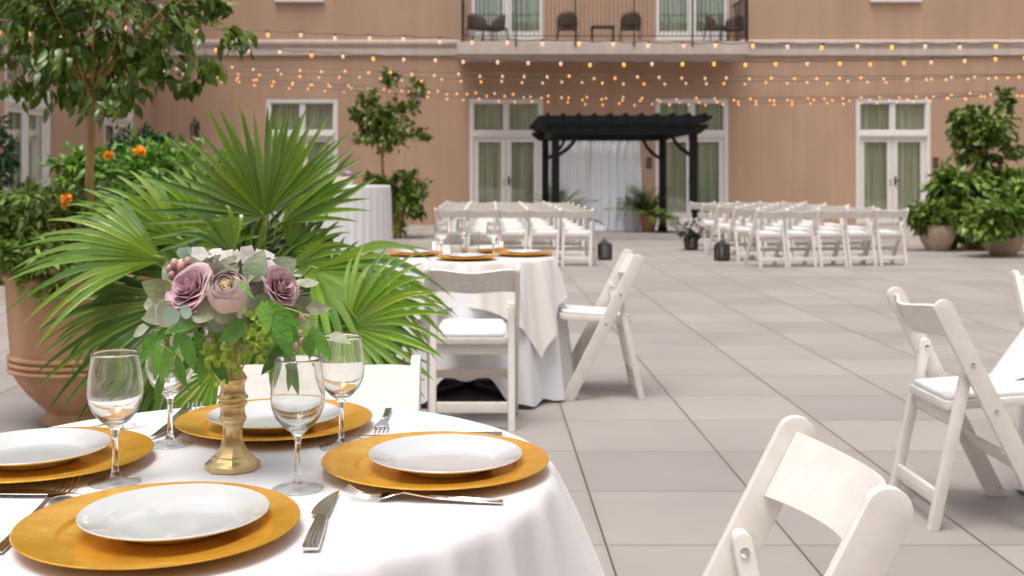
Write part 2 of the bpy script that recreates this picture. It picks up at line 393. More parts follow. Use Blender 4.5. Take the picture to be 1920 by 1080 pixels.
def french_door(parent, cx, cy, rz, W, zt, zl, to_label=None, handle=True):
    """local: X across, front towards -Y; zl = ledge height, zt = top"""
    R = Matrix.Translation((cx, cy, 0)) @ Matrix.Rotation(rz, 4, 'Z')
    def B(mb, x0, y0, z0, x1, y1, z1): mb.box(x0, y0, z0, x1, y1, z1, R)
    h = W / 2; c = .10
    f = MB()
    B(f, -h - .03, -.05, 0, -h + c, .10, zt - c); B(f, h - c, -.05, 0, h + .03, .10, zt - c); B(f, -h - .03, -.052, zt - c, h + .03, .10, zt + .03)
    B(f, -h + c, -.05, zl - .05, h - c, .10, zl + .13); B(f, -h + c - .02, -.075, zl + .0, h - c + .02, -.048, zl + .04)
    B(f, -.05, -.02, zl + .13, .05, .08, zt - c)
    f_o = f.build('french_door', M['white_wood'], parent, bevel=.006, seg=1)
    # transom sashes
    for sx in (-1, 1):
        a, b = (.05, h - c) if sx > 0 else (-h + c, -.05); z0, z1 = zl + .13, zt - c; s = .03
        m_ = MB(); B(m_, a, 0, z0, a + s, .05, z1); B(m_, b - s, 0, z0, b, .05, z1); B(m_, a + s, 0, z0, b - s, .05, z0 + s); B(m_, a + s, 0, z1 - s, b - s, .05, z1)
        m_.build('transom_sash', M['white_wood'], f_o)
        p = MB(); B(p, a + s, .02, z0 + s, b - s, .024, z1 - s); p.build('transom_pane', M['pane'], f_o)
        a, b = (.004, h - c) if sx > 0 else (-h + c, -.004); z0, z1 = .03, zl - .05; st = .13
        m_ = MB(); B(m_, a, 0, z0, a + st, .05, z1); B(m_, b - st, 0, z0, b, .05, z1); B(m_, a + st, 0, z0, b - st, .05, z0 + .28); B(m_, a + st, 0, z1 - .10, b - st, .05, z1)
        m_.build('door_leaf', M['white_wood'], f_o, bevel=.005, seg=1)
        p = MB(); B(p, a + st, .02, z0 + .28, b - st, .024, z1 - .10); p.build('door_pane', M['pane'], f_o)
    if handle:
        m_ = MB(); B(m_, .045, -.02, 1.0, .095, 0, 1.22); B(m_, .055, -.06, 1.10, .085, -.02, 1.13); B(m_, .055, -.075, 1.10, .17, -.055, 1.125); m_.build('door_handle', M['iron'], f_o)
        m_ = MB(); B(m_, -.075, -.018, .98, -.045, 0, 1.16); m_.build('key_plate', M['brass'], f_o)
    def cur(u, v):
        x = -h + .1 + u * (W - .2); return R @ Vector((x, .095 + .022 * math.sin(x * 46) + .010 * math.sin(x * 101), .05 + v * (zt - .15)))
    MB().grid(cur, 90, 2).build('curtain', M['curtain'], f_o, smooth=True)
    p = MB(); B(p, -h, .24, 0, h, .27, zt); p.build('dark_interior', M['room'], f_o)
    return f_o
for a, b in doorsX: french_door(bld, (a + b) / 2, .06, 0, b - a, 3.18, 2.24)
for a, b in wing_doors: french_door(bld, XW - .06, (a + b) / 2, R_(90), b - a, 3.45, 2.5)
def upper(a, b, z0, z1, name):
    f = MB(); h = .10
    f.box(a, .02, z0, a + h, .12, z1); f.box(b - h, .02, z0, b, .12, z1); f.box(a + h, .02, z0, b - h, .12, z0 + h + .12); f.box(a + h, .02, z1 - h, b - h, .12, z1)
    m = (a + b) / 2; f.box(m - .11, .03, z0 + h + .12, m + .11, .11, z1 - h)
    o = f.build(name, M['white_wood'], bld)
    MB().box(a + h, .06, z0 + .2, m - .11, .065, z1 - h).build('pane', M['pane'], o)
    MB().box(m + .11, .06, z0 + .2, b - h, .065, z1 - h).build('pane', M['pane'], o)
    MB().grid(lambda u, v: Vector((a + .05 + u * (b - a - .1), .15 + .02 * math.sin(u * 80), z0 + .02 + v * (z1 - z0 - .04))), 80, 2).build('curtain', M['curtain'], o, smooth=True)
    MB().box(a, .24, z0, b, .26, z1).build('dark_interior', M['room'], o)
    return o
for a, b in bal_doors: upper(a, b, 4.66, 7.4, 'balcony_door')
for a, b in upw:
    o = upper(a, b, 5.72, 7.6, 'upper_window')
    MB().box(a - .06, -.09, 5.60, b + .06, .02, 5.71).build('window_sill', M['white_wood'], o, bevel=.01, seg=1)
# balcony
YB = 26.3 - YW; bx0 = -.70; bx1 = 6.26
mb = MB(); mb.box(bx0, YB, 4.13, bx1, -.001, 4.43); mb.box(bx0 + .02, YB + .06, 4.10, bx1 - .02, -.002, 4.13)
bal = mb.build('balcony', M['moulding'], bld, bevel=.008, seg=1)
MB().box(bx0 + .02, YB + .04, 4.43, bx1 - .02, -.003, 4.445).build('balcony_floor', mat('balcony_tile', (.33, .28, .25), .8), bal)
yr = YB + .06
pxs = [868, 967, 1078, 1188, 1297, 1400]
posts = [(p - VX) * (YW + yr) / F for p in pxs]
for i, x in enumerate(posts):
    r = .035 if i in (0, 5) else .016
    z0 = 4.445 if i in (0, 5) else 4.33; y = yr if i in (0, 5) else YB - .02
    MB().box(x - r, y - r, z0, x + r, y + r, 5.55).build('railing_post', M['iron'], bal)
MB().box(posts[0], yr - .02, 5.50, posts[-1], yr + .02, 5.54).build('top_rail', M['iron'], bal)
MB().box(posts[0], yr - .012, 4.56, posts[-1], yr + .012, 4.58).build('bottom_rail', M['iron'], bal)
x = posts[0] + .1
bbar = None
while x < posts[-1] - .05:
    if bbar is None: bbar = MB().box(-.006, -.006, 0, .006, .006, .93).build('baluster', M['iron'], bal)
    else: bbar = bbar.copy(); C.objects.link(bbar); bbar.parent = bal
    bbar.location = (x, yr, 4.575); x += .10
for sx in (posts[0], posts[-1]):
    m_ = MB(); m_.box(sx - .015, yr + .04, 5.50, sx + .015, -.01, 5.54); m_.box(sx - .012, yr + .04, 4.56, sx + .012, -.01, 4.58)
    yy = yr + .12
    while yy < -.05: m_.box(sx - .006, yy - .006, 4.58, sx + .006, yy + .006, 5.5); yy += .1
    m_.build('side_railing', M['iron'], bal)

# balcony furniture
def bchair():
    t = thing('balcony_chair', (0, 0, 0)); s = MB()
    s.box(-.24, -.22, .38, .24, .22, .43); s.build('seat', M['wicker'], t, bevel=.01)
    def bk(u, v):
        a = (u - .5) * 2.5; return Vector((.27 * math.sin(a), .24 - .26 * (1 - math.cos(a)) + .03 * v, .42 + v * (.38 - .16 * abs(2 * u - 1) ** 2)))
    b = MB(); b.grid(bk, 16, 4); o = b.build('backrest', M['wicker'], t, smooth=True)
    md = o.modifiers.new('s', 'SOLIDIFY'); md.thickness = .025
    MB().box(-.20, -.20, .43, .20, .16, .47).build('cushion', mat('brown_cushion', (.05, .035, .03), .8), t, bevel=.01)
    for sx in (-1, 1):
        for sy in (-1, 1):
            MB().bar((sx * .22, sy * .20, .40), (sx * .25, sy * .23, 0), .022, .022).build('leg', M['iron'], t)
    return t
bc = bchair()
zb = 4.445
for i, (px, Y, rz, lab) in enumerate([(897, 27.0, 25, 'brown wicker balcony chair at the left end of the balcony'), (928, 27.25, -55, 'brown wicker balcony chair angled beside the left balcony door'),
                             (1063, 27.1, 180, 'brown wicker balcony chair left of the low balcony table'), (1182, 27.1, 180, 'brown wicker balcony chair right of the low balcony table'),
                             (1342, 27.1, 60, 'brown wicker balcony chair in front of the right balcony door'), (1374, 27.3, -40, 'brown wicker balcony chair in the right corner of the balcony')]):
    o = bc if i == 0 else copy_tree(bc)
    o.location = ((px - VX) * Y / F, Y, zb); o.rotation_euler = (0, 0, R_(rz)); tag(o, lab, 'chair', 'wicker chairs on the balcony')
t = thing('balcony_table', ((1130 - VX) * 27.1 / F, 27.1, zb), 0, 'low brown side table between two balcony chairs', 'table')
MB().box(-.29, -.2, .42, .29, .2, .46).build('table_top', M['wicker'], t, bevel=.006)
for sx in (-1, 1):
    for sy in (-1, 1): MB().bar((sx * .26, sy * .17, .42), (sx * .26, sy * .17, 0), .03, .03).build('leg', M['wicker'], t)

# wall lanterns
def wall_lantern(loc, rz, lab):
    t = thing('wall_lantern', loc, rz, lab, 'lamp', 'wall lanterns')
    m = MB(); m.box(-.07, -.02, -.12, .07, 0, .2); m.bar((0, 0, .12), (0, -.22, .30), .025, .025); m.bar((0, -.22, .30), (0, -.22, .26), .02, .02)
    m.build('bracket', M['iron'], t)
    m = MB(); m.lathe([(.13, .09), (.13, .11), (.06, .19), (.03, .20), (.03, .24), (.001, .25)], 4, (0, -.22, 0), R_(45)); m.build('cap', M['iron'], t)
    m = MB()
    for sx in (-1, 1):
        for sy in (-1, 1): m.bar((sx * .085, -.22 + sy * .085, .09), (sx * .06, -.22 + sy * .06, -.24), .014, .014)
    m.lathe([(.09, -.26), (.09, -.24)], 4, (0, -.22, 0), R_(45)); m.build('cage', M['iron'], t)
    m = MB(); m.lathe([(.075, -.235), (.11, .088)], 4, (0, -.22, 0), R_(45)); m.build('lantern_glass', M['vase_glass'], t)
wall_lantern((wx(369), YW, 2.40), 0, 'black lantern lamp on the far wall left of the doors')
wall_lantern((XW, 22.9, 2.60), R_(90), 'black lantern lamp on the side wing behind the tree trunk')
for px, lab in ((1217, 'small dark entry plate on the wall beside the pergola curtain'), (1754, 'small dark entry plate right of the rightmost door')):
    t = thing('door_plate', (wx(px), YW, wz(305)), 0, lab, 'plate', 'small dark plates beside doors')
    MB().box(-.07, -.02, .03, .07, 0, .14).build('sign_panel', M['plaque'], t, bevel=.004)
    MB().box(-.07, -.03, -.14, .07, 0, .02).build('reader_box', M['plaque'], t, bevel=.006)

# ------------------------------------------------------------------ string lights
bulb_me = MB().lathe([(.001, -.078), (.014, -.072), (.023, -.055), (.024, -.042), (.017, -.022), (.012, -.010)], 8)
sock_me = MB().lathe([(.015, -.018), (.016, .010), (.008, .016)], 6)
b0 = bulb_me.build('bulb', M['bulb'], smooth=True); b1 = bulb_me.build('bulb', M['bulb_pale'], smooth=True); s0 = sock_me.build('socket', M['iron'])
strands = [  # Y, three (px, bulb py), share of lit-orange bulbs, label
    (12.7, (496, 66), (1200, 87), (1864, 89), .35, 'highest string of festoon bulbs crossing the balcony edge', 65),
    (14.3, (524, 101), (1133, 122), (1857, 113), .5, 'string of festoon bulbs just below the balcony underside', 58.5),
    (19.7, (393, 126), (1149, 147), (1871, 145), .35, 'third string of festoon bulbs from the top', 42.3),
    (21.6, (408, 136), (1147, 157), (1827, 149), .3, 'pale string of festoon bulbs in the middle of the bundle', 38),
    (24.6, (413, 145), (1030, 182), (1860, 176), .8, 'orange festoon string just above the door tops', 34.5),
    (25.2, (443, 150), (1092, 187), (1790, 184), .75, 'orange festoon string between two others over the doors', 36),
    (25.6, (413, 153), (1139, 196), (1896, 180), .9, 'lowest string of glowing festoon bulbs above the pergola', 32.4)]
for si, (Y, a, b, c, orange, lab, step) in enumerate(strands):
    def q(px):
        x0, y0 = a; x1, y1 = b; x2, y2 = c
        return (y0 * (px - x1) * (px - x2) / ((x0 - x1) * (x0 - x2)) + y1 * (px - x0) * (px - x2) / ((x1 - x0) * (x1 - x2)) + y2 * (px - x0) * (px - x1) / ((x2 - x0) * (x2 - x1)))
    pxl = VX + XW * F / Y; rnd = random.Random(si)
    st = thing('string_lights', (0, Y, 0), 0, lab, 'string lights', 'strings of festoon bulbs over the courtyard')
    W0 = max(pxl, -60); xs = [W0 + (2060 - W0) * i / 110 for i in range(111)]
    up = .07
    pts = [(P(px, q(px), Y) - Vector((0, Y, 0)) + Vector((0, 0, up - .02 + .010 * math.cos((px - a[0]) / step * 2 * math.pi)))) for px in xs]
    MB().tube(pts, .006, 5).build('cable', M['iron'], st)
    px = a[0]
    while px > max(pxl, 0) + 10: px -= step
    while px < 1950:
        o = (b0 if rnd.random() < orange else b1).copy(); C.objects.link(o); o.parent = st
        wob = rnd.uniform(-.4, .4); pp = P(px + wob * 6, q(px) + rnd.uniform(-2.0, 2.0), Y); o.location = (pp.x, 0, pp.z + .045); o.rotation_euler = (rnd.uniform(-.2, .2), rnd.uniform(-.3, .3), 0); o.scale = (.84, .84, .84)
        s = s0.copy(); C.objects.link(s); s.parent = o; s.location = (0, 0, 0)
        px += step * rnd.uniform(.97, 1.03)
for o in (b0, b1, s0): bpy.data.objects.remove(o)

# ------------------------------------------------------------------ pergola
XP0, XP1, YP0, YP1 = 1.29, 3.86, 20.6, 24.2
pg = thing('pergola', (0, 0, 0), 0, 'black timber pergola with open slatted roof in front of the white curtain', 'pergola')
for x in (XP0, XP1):
    for y in (YP0, YP1):
        m = MB(); m.box(x - .07, y - .07, .03, x + .07, y + .07, 2.14); m.box(x - .09, y - .09, 0, x + .09, y + .09, .12)
        m.build('post', M['black'], pg, bevel=.006, seg=1)
def beam_x(mb, x0, x1, y, z0, z1, th):
    h = z1 - z0; pts = [(x0, z1), (x0 + .02, z0 + h * .62), (x0 + .10, z0 + h * .3), (x0 + .17, z0), (x1 - .17, z0), (x1 - .10, z0 + h * .3), (x1 - .02, z0 + h * .62), (x1, z1)]
    mb.prism(pts, lambda a, b, t: Vector((a, t, b)), y - th / 2, y + th / 2)
for y in (YP0 - .09, YP0 + .09, YP1 - .09, YP1 + .09):
    m = MB(); beam_x(m, XP0 - .30, XP1 + .27, y, 2.00, 2.18, .04); m.build('header_beam', M['black'], pg)
for x in (XP0, XP1): MB().box(x - .03, YP0 + .12, 2.01, x + .03, YP1 - .12, 2.17).build('side_beam', M['black'], pg)
for i in range(10):
    y = YP0 - .28 + i * (YP1 - YP0 + .56) / 9; m = MB(); beam_x(m, XP0 - .34, XP1 + .30, y, 2.183, 2.335, .04); m.build('rafter', M['black'], pg)
for i in range(11):
    x = XP0 - .16 + i * .289; MB().box(x - .022, YP0 - .40, 2.337, x + .022, YP1 + .4, 2.375).build('roof_slat', M['black'], pg)
for x, s in ((XP0, 1), (XP1, -1)):
    for y in (YP0, YP1):
        def kb(u, v): return Vector((x + s * (.06 + .34 * u ** 1.0), 0, 0))
        m = MB(); pts = [(x + s * .07, 1.66), (x + s * .20, 1.76), (x + s * .31, 1.87), (x + s * .38, 2.0), (x + s * .45, 2.0), (x + s * .37, 1.84), (x + s * .25, 1.70), (x + s * .07, 1.58)]
        m.prism(pts, lambda a, b, t: Vector((a, t, b)), y - .02, y + .02); m.build('knee_brace', M['black'], pg)
        sy = 1 if y == YP0 else -1
        m = MB(); m.bar((x, y + sy * .06, 1.66), (x, y + sy * .38, 1.99), .04, .06); m.build('knee_brace', M['black'], pg)

# wedding backdrop
m = MB(); m.tube([(XP0 - .05, YP1 + .30, 2.035), (XP1 - .3, YP1 + .30, 2.035)], .014, 8); m.build('curtain_rod', M['iron'], pg)
for x in (XP0 + .1, XP1 - .5): MB().bar((x, YP1 + .1, 2.06), (x, YP1 + .30, 2.05), .015, .015).build('rod_bracket', M['iron'], pg)
def drape(x0, x1, lab, ph):
    def f(u, v):
        x = x0 + u * (x1 - x0); z = 2.02 - v * 2.0
        pool = max(0, v - .93) * 2.2
        return Vector((x + .015 * math.sin(9 * v + x * 3) + (u - .5) * .10 * v * v, YP1 + .30 - pool * (.4 + .3 * math.sin(x * 13)) + (.028 + .03 * v) * math.sin(x * 27 + ph + 2.4 * math.sin(x * 3.7 + ph) + .9 * v) * (.6 + .5 * math.sin(x * 6.1 + ph)) + .014 * math.sin(x * 71 + 2 * v), z if v < .97 else .012 + (1 - v) * .5))
    o = MB().grid(f, 110, 26).build('curtain_panel', M['drape'], smooth=True); tag(o, lab, 'curtain', 'white curtains on the pergola')
drape(1.31, 2.31, 'left white sheer curtain panel at the back of the pergola', 0)
drape(2.33, 3.42, 'right white sheer curtain panel at the back of the pergola', 2)

# ------------------------------------------------------------------ folding chair (faces local +X)
def chair_proto(detail=True):
    t = thing('folding_chair', (0, 0, 0))
    fx, tx, tz = .195, -.180, .745
    d = Vector((tx - fx, tz)).normalized() if False else Vector((tx - fx, 0, tz)).normalized(); n = Vector((d.z, 0, -d.x)); hw = .032
    def post_pts():
        a = Vector((fx, 0, 0)); L = Vector((tx - fx, 0, tz)).length; c = a + d * L
        pts = []
        p = a + n * hw; k = -p.z / d.z; p = p + d * k; pts.append((p.x, 0))
        for i in range(0, 11):
            an = math.pi * i / 10; q_ = c + n * hw * math.cos(an) + d * hw * 1.0 * math.sin(an); pts.append((q_.x, q_.z))
        p = a - n * hw; k = -p.z / d.z; p = p + d * k; pts.append((p.x, 0))
        return pts
    pp = post_pts(); W = .214
    for s in (-1, 1):
        m = MB(); m.prism(pp, lambda a, b, t_: Vector((a, t_, b)), s * W - .011, s * W + .011); m.build('front_leg', M['resin'], t, bevel=.004)
    xp = lambda z: fx + (tx - fx) * z / tz
    # rear legs
    a0 = Vector((xp(.56) + .006, 0, .575)); b0_ = Vector((-.205, 0, 0)); dd = (b0_ - a0).normalized(); nn = Vector((-dd.z, 0, dd.x)); hr = .0165
    rp = []
    for i in range(9):
        an = math.pi * i / 8; q_ = a0 + nn * hr * math.cos(an) - dd * hr * math.sin(an); rp.append((q_.x, q_.z))
    for sg in (-1, 1):
        p = a0 + nn * hr * sg; k = -p.z / dd.z; p = p + dd * k; rp.append((p.x, 0))
    for s in (-1, 1):
        y0 = s * (W - .029); m = MB(); m.prism(rp, lambda a, b, t_: Vector((a, t_, b)), y0 - .0160, y0 + .0160); m.build('rear_leg', M['resin'], t, bevel=.003)
    xr = lambda z: b0_.x + (a0.x - b0_.x) * z / a0.z
    wy = W - .046
    m = MB(); m.box(xr(.10) - .009, -wy, .08, xr(.10) + .009, wy, .130); m.build('stretcher', M['resin'], t, bevel=.003)
    m = MB(); m.box(xr(.37) - .004, -wy, .345, xr(.37) + .012, wy, .395); m.build('stretcher', M['resin'], t, bevel=.003)
    m = MB(); m.bar((xp(.22), -W + .012, .22), (xp(.22), W - .012, .22), .052, .018, up=n); m.build('stretcher', M['resin'], t, bevel=.003)
    # seat
    sw = W - .047; x0, x1 = -.155, .235
    T = Matrix.Translation((0, 0, .425)) @ Matrix.Rotation(R_(-4), 4, 'Y')
    def rr(x0, x1, w, r, k=5):
        pts = []
        for cx, cy, a_ in ((x1 - r, w - r, 0), (x0 + r * .5, w - r * .5, 90), (x0 + r * .5, -w + r * .5, 180), (x1 - r, -w + r, 270)):
            rr_ = r if cx > 0 else r * .5
            for i in range(k + 1):
                an = R_(a_ + 90 * i / k); pts.append((cx + rr_ * math.cos(an), cy + rr_ * math.sin(an)))
        return pts
    m = MB(); m.prism(rr(x0, x1, sw, .05), lambda a, b, t_: T @ Vector((a, b, t_)), -.018, .012); so_ = m.build('seat', M['resin'], t, bevel=.004)
    m = MB(); m.prism(rr(x0 + .012, x1 - .012, sw - .012, .045), lambda a, b, t_: T @ Vector((a, b, t_)), .0125, .030); m.build('seat_pad', M['pad'], so_, bevel=.007, seg=3)
    # backrest panel curved backwards
    zc = .66
    def panel(off):
        def f(u, v):
            y = (u * 2 - 1) * (W - .012); q_ = (1 - (y / W) ** 2)
            zz = .640 + .026 * q_ ** 1.2 + v * (.110 - .012 * q_ ** 1.2)
            base = Vector((xp(zz), y, zz))
            return base - n * (.054 * (.5 + .5 * math.cos(math.pi * y / W))) + n * off
        return f
    nu, nv = 20, 6
    m = MB(); m.grid(panel(.006), nu, nv); m.grid(panel(-.006), nu, nv)
    k = (nu + 1) * (nv + 1); mm = nv + 1
    for i in range(nu): m.f.append((i * mm, (i + 1) * mm, (i + 1) * mm + k, i * mm + k)); m.f.append((i * mm + nv, i * mm + nv + k, (i + 1) * mm + nv + k, (i + 1) * mm + nv))
    bo = m.build('backrest', M['resin'], t, smooth=True, auto=R_(50))
    if detail:
        # moulded grip outline on the rear face
        fpan = panel(-.0065); ring = []
        for i in range(28):
            an = 2 * math.pi * i / 28; sx = math.copysign(abs(math.cos(an)) ** .35, math.cos(an)); sy = math.copysign(abs(math.sin(an)) ** .5, math.sin(an))
            ring.append(fpan(.5 + .15 * sx, .36 + .15 * sy))
        ring.append(ring[0]); MB().tube(ring, .0018, 5).build('grip_outline', M['resin'], bo)
        for s in (-1, 1):
            for z, x in ((.56, xp(.56)), (.405, xp(.405))):
                m = MB()
                for k_ in range(1): m.add(*disc((x, s * (W + .0112), z), (0, s, 0), .0075, .003))
                m.build('bolt', M['steel'], t, bevel=.001)
            m = MB(); m.add(*disc((a0.x - .002, s * (W - .0452), .56), (0, -s, 0), .0085, .004)); m.build('bolt', M['steel'], t, bevel=.001)
    return t
def disc(c, n, r, th, k=14):
    c = Vector(c); n = Vector(n).normalized(); a = n.orthogonal().normalized(); b = n.cross(a); vs = []
    for o in (0, th):
        for i in range(k): an = 2 * math.pi * i / k; vs.append(c + n * o + (a * math.cos(an) + b * math.sin(an)) * r)
    return vs, [tuple(range(k - 1, -1, -1)), tuple(range(k, 2 * k))] + [(i, (i + 1) % k, (i + 1) % k + k, i + k) for i in range(k)]
CH = chair_proto(True); first = [True]
def put_chair(x, y, deg, lab, group, src=None):
    if src is None:
        if first[0]: o = CH; first[0] = False
        else: o = copy_tree(CH)
    else: o = copy_tree(src)
    o.location = (x, y, 0); o.rotation_euler = (0, 0, R_(deg)); tag(o, lab, 'chair', group); return o
gA = 'folding chairs round the dining tables'
put_chair(.345, 1.66, 180, 'nearest white folding chair at lower right seen close up', gA)
put_chair(-.374, 2.335, -90, 'white folding chair behind the near table and its bouquet', gA)
put_chair(-.067, 5.36, 90, 'white folding chair with its back to us at the second table', gA)
put_chair(.625, 6.08, 180, 'white folding chair seen side on at the right of the second table', gA)
put_chair(-.118, 6.86, -90, 'white folding chair on the far side of the second table', gA)
put_chair(1.70, 3.885, 0, 'white folding chair at right with its back to the near table', gA)
put_chair(2.53, 4.66, -90, 'white folding chair cut off by the right edge of the picture', gA)
CR = chair_proto(False); crf = [True]
ordn = ['first', 'second', 'third', 'fourth', 'fifth']
for side, sx in (('left', -1), ('right', 1)):
    for r in range(5):
        for k in range(5):
            ang = R_(12); off = .432 * k
            if sx > 0: x = 3.74 - (.04 if r else 0) + off * math.cos(ang); y = 14.75 + 1.13 * r + off * math.sin(ang) * .9 ; deg = 90 + 12
            else: x = 1.245 - off * math.cos(ang); y = 14.95 + 1.13 * r + off * math.sin(ang) * .9; deg = 90 - 12
            if crf[0]: o = CR; crf[0] = False
            else: o = copy_tree(CR)
            o.location = (x + random.uniform(-.012, .012), y + random.uniform(-.03, .03), 0); o.rotation_euler = (0, 0, R_(deg + random.uniform(-3, 3)))
            tag(o, 'white folding chair in %s ceremony block, %s row from us, %s from the aisle' % (side, ordn[r], ordn[k]), 'chair', 'folding chairs in the %s ceremony block' % side)

# ------------------------------------------------------------------ cloths and tables
def cloth(name, m, cx, cy, zt, R, Lf, nf, amp, ph, label, cat, flare=lambda th: .06, zmin=.012, nth=260, group=None, seed=0):
    mb = MB(); rings = []
    tops = [0, .25, .5, .75, .93]
    hang = [0, .006, .015, .03, .055, .09, .14, .2, .28, .37, .46, .55, .64, .73, .82, .91, 1.0]
    vs = []; nr = len(tops) + len(hang)
    for i in range(nth):
        th = 2 * math.pi * i / nth; L = Lf(th)
        wv = .5 + .5 * math.cos(nf * th + ph + .9 * math.sin(2 * th + seed) + .5 * math.sin(3 * th + 2 * seed))
        wv = wv ** 1.8; w2 = .5 + .5 * math.cos((nf * 2.3) * th + 2.1 * math.sin(th + seed))
        for t_ in tops: vs.append(Vector((cx + R * t_ * math.cos(th), cy + R * t_ * math.sin(th), zt + .0009 * math.sin(9 * t_ + 3 * th) * t_)))
        for h in hang:
            s = h * L
            if s < .02: r = R * (.985 + .015 * min(1, s / .012)) + s * .25; z = zt - max(0, s - .004) * .9
            else: r = R + .005; z = zt - .0144 - (s - .02)
            A = amp * (1 - math.exp(-s / .09)) * (.7 + .6 * s)
            if s > .02: r += flare(th) * (s - .02)
            r += A * (wv + .22 * w2)
            z = zt - (zt - z) * (1 - .10 * min(1, flare(th)))
            if z < zmin: r += (zmin - z) * .6; z = zmin + .008 * (1 + math.sin(17 * th)) * min(1, (zmin - z) * 20)
            vs.append(Vector((cx + r * math.cos(th), cy + r * math.sin(th), z)))
    fs = []
    for i in range(nth):
        j = (i + 1) % nth
        for k in range(nr - 1): fs.append((i * nr + k, j * nr + k, j * nr + k + 1, i * nr + k + 1))
    mb.add(vs, fs); o = mb.build(name, m, smooth=True, merge=.00001); tag(o, label, cat, group); return o
def sq(th, half, rot, R):
    a = (th - rot + math.pi / 4) % (math.pi / 2) - math.pi / 4
    return half / math.cos(a) - R
def table(x, y, R, z, lab, group='round dining tables'):
    t = thing('round_table', (x, y, 0), 0, lab, 'table', group)
    MB().lathe([(.001, z - .03), (R - .006, z - .03), (R - .003, z - .02), (R - .003, z - .006), (R - .006, z - .003), (.001, z - .003)], 64).build('table_top', M['black'], t)
    MB().lathe([(.035, .03), (.035, z - .03)], 16).build('pedestal', M['iron'], t)
    for k in range(4):
        a = R_(45 + 90 * k); MB().bar((.03 * math.cos(a), .03 * math.sin(a), .035), (.33 * math.cos(a), .33 * math.sin(a), .018), .06, .03).build('foot', M['iron'], t)
ZT = .75
T1 = (-.37, 1.645, .468); T2 = (-.10, 6.12, .468); T3 = (2.52, 3.97, .468)
table(*T1, ZT - .006, 'near round dining table hidden under its white cloth')
cloth('underlay_cloth', M['cloth_blue'], T1[0], T1[1], ZT - .003, T1[2] - .004, lambda th: .735, 11, .012, .5, 'floor length white undercloth of the near table', 'tablecloth', lambda th: .01, group='floor length undercloths')
cloth('tablecloth', M['cloth'], T1[0], T1[1], ZT, T1[2], lambda th: sq(th, .70, R_(8), T1[2]), 25, .032, 2.6, 'square white top cloth on the near table carrying gold plates', 'tablecloth',
      lambda th: .10 + .22 * math.exp(-((th + math.pi) % (2 * math.pi) - math.pi - .05) ** 2 / .10), nth=360, group='square top cloths', seed=1)
def under2(th):
    a = (th + math.pi / 2 + math.pi) % (2 * math.pi) - math.pi
    return .74 - .15 * math.exp(-(a / .36) ** 6) + .01 * math.sin(19 * th)
table(*T2, ZT - .006, 'second round dining table, between the palm and the chair rows')
cloth('underlay_cloth', M['cloth_blue'], T2[0], T2[1], ZT - .003, T2[2] - .004, under2, 12, .05, .5, 'floor length bluish white undercloth of the second table', 'tablecloth', lambda th: .09, group='floor length undercloths', seed=.6)
cloth('tablecloth', M['cloth_ivory'], T2[0], T2[1], ZT, T2[2], lambda th: sq(th, .70, R_(-2), T2[2]), 13, .045, 1.0, 'ivory square top cloth hanging in points off the second table', 'tablecloth',
      lambda th: .18, nth=300, group='square top cloths', seed=2)
table(*T3, ZT - .006, 'third round dining table at the right picture edge')
cloth('underlay_cloth', M['cloth_blue'], T3[0], T3[1], ZT - .003, T3[2] - .004, lambda th: .735, 11, .05, .5, 'floor length white undercloth of the table at the right edge', 'tablecloth', lambda th: .05, group='floor length undercloths')
cloth('tablecloth', M['cloth'], T3[0], T3[1], ZT, T3[2], lambda th: sq(th, .70, R_(45), T3[2]) * .72, 12, .04, 0, 'white top cloth corner showing at the right picture edge', 'tablecloth',
      lambda th: .15 + .5 * math.exp(-((th) % (2 * math.pi) - math.pi) ** 2 / .12), group='square top cloths', seed=3)
# cocktail table
t = thing('cocktail_table', ((665 - VX) * 11 / F, 11, 0), 0, 'tall round cocktail table frame under a white cloth behind the palm', 'table')
MB().lathe([(.001, 1.07), (.345, 1.07), (.345, 1.105), (.001, 1.105)], 40).build('table_top', M['black'], t)
MB().lathe([(.03, .03), (.03, 1.07)], 12).build('pedestal', M['iron'], t)
MB().lathe([(.22, 0), (.22, .02), (.03, .04)], 24).build('base_plate', M['iron'], t)
cloth('tablecloth', M['cloth'], t.location.x, 11, 1.11, .35, lambda th: 1.08, 30, .010, 0, 'white pleated cloth over the tall cocktail table', 'tablecloth', lambda th: .015, seed=4)
t = thing('flower_box', ((640 - VX) * 10.95 / F, 10.95, 1.111), 0, 'small cream box with purple and white flowers on cocktail table', 'flower box')
MB().box(-.11, -.07, 0, .11, .07, .085).build('box', M['cardbox'], t, bevel=.004)
for nm, mt, k in (('purple_flowers', 'purple', 9), ('white_flowers', 'whitepetal', 9)):
    m = MB()
    for i in range(k):
        c = Vector((random.uniform(-.08, .09), random.uniform(-.05, .05), random.uniform(.095, .145)))
        for j in range(8): m.leaf(c, rv(), rv(), .035, .03, .3, .3, 3, 1)
    m.build(nm, M[mt], t)

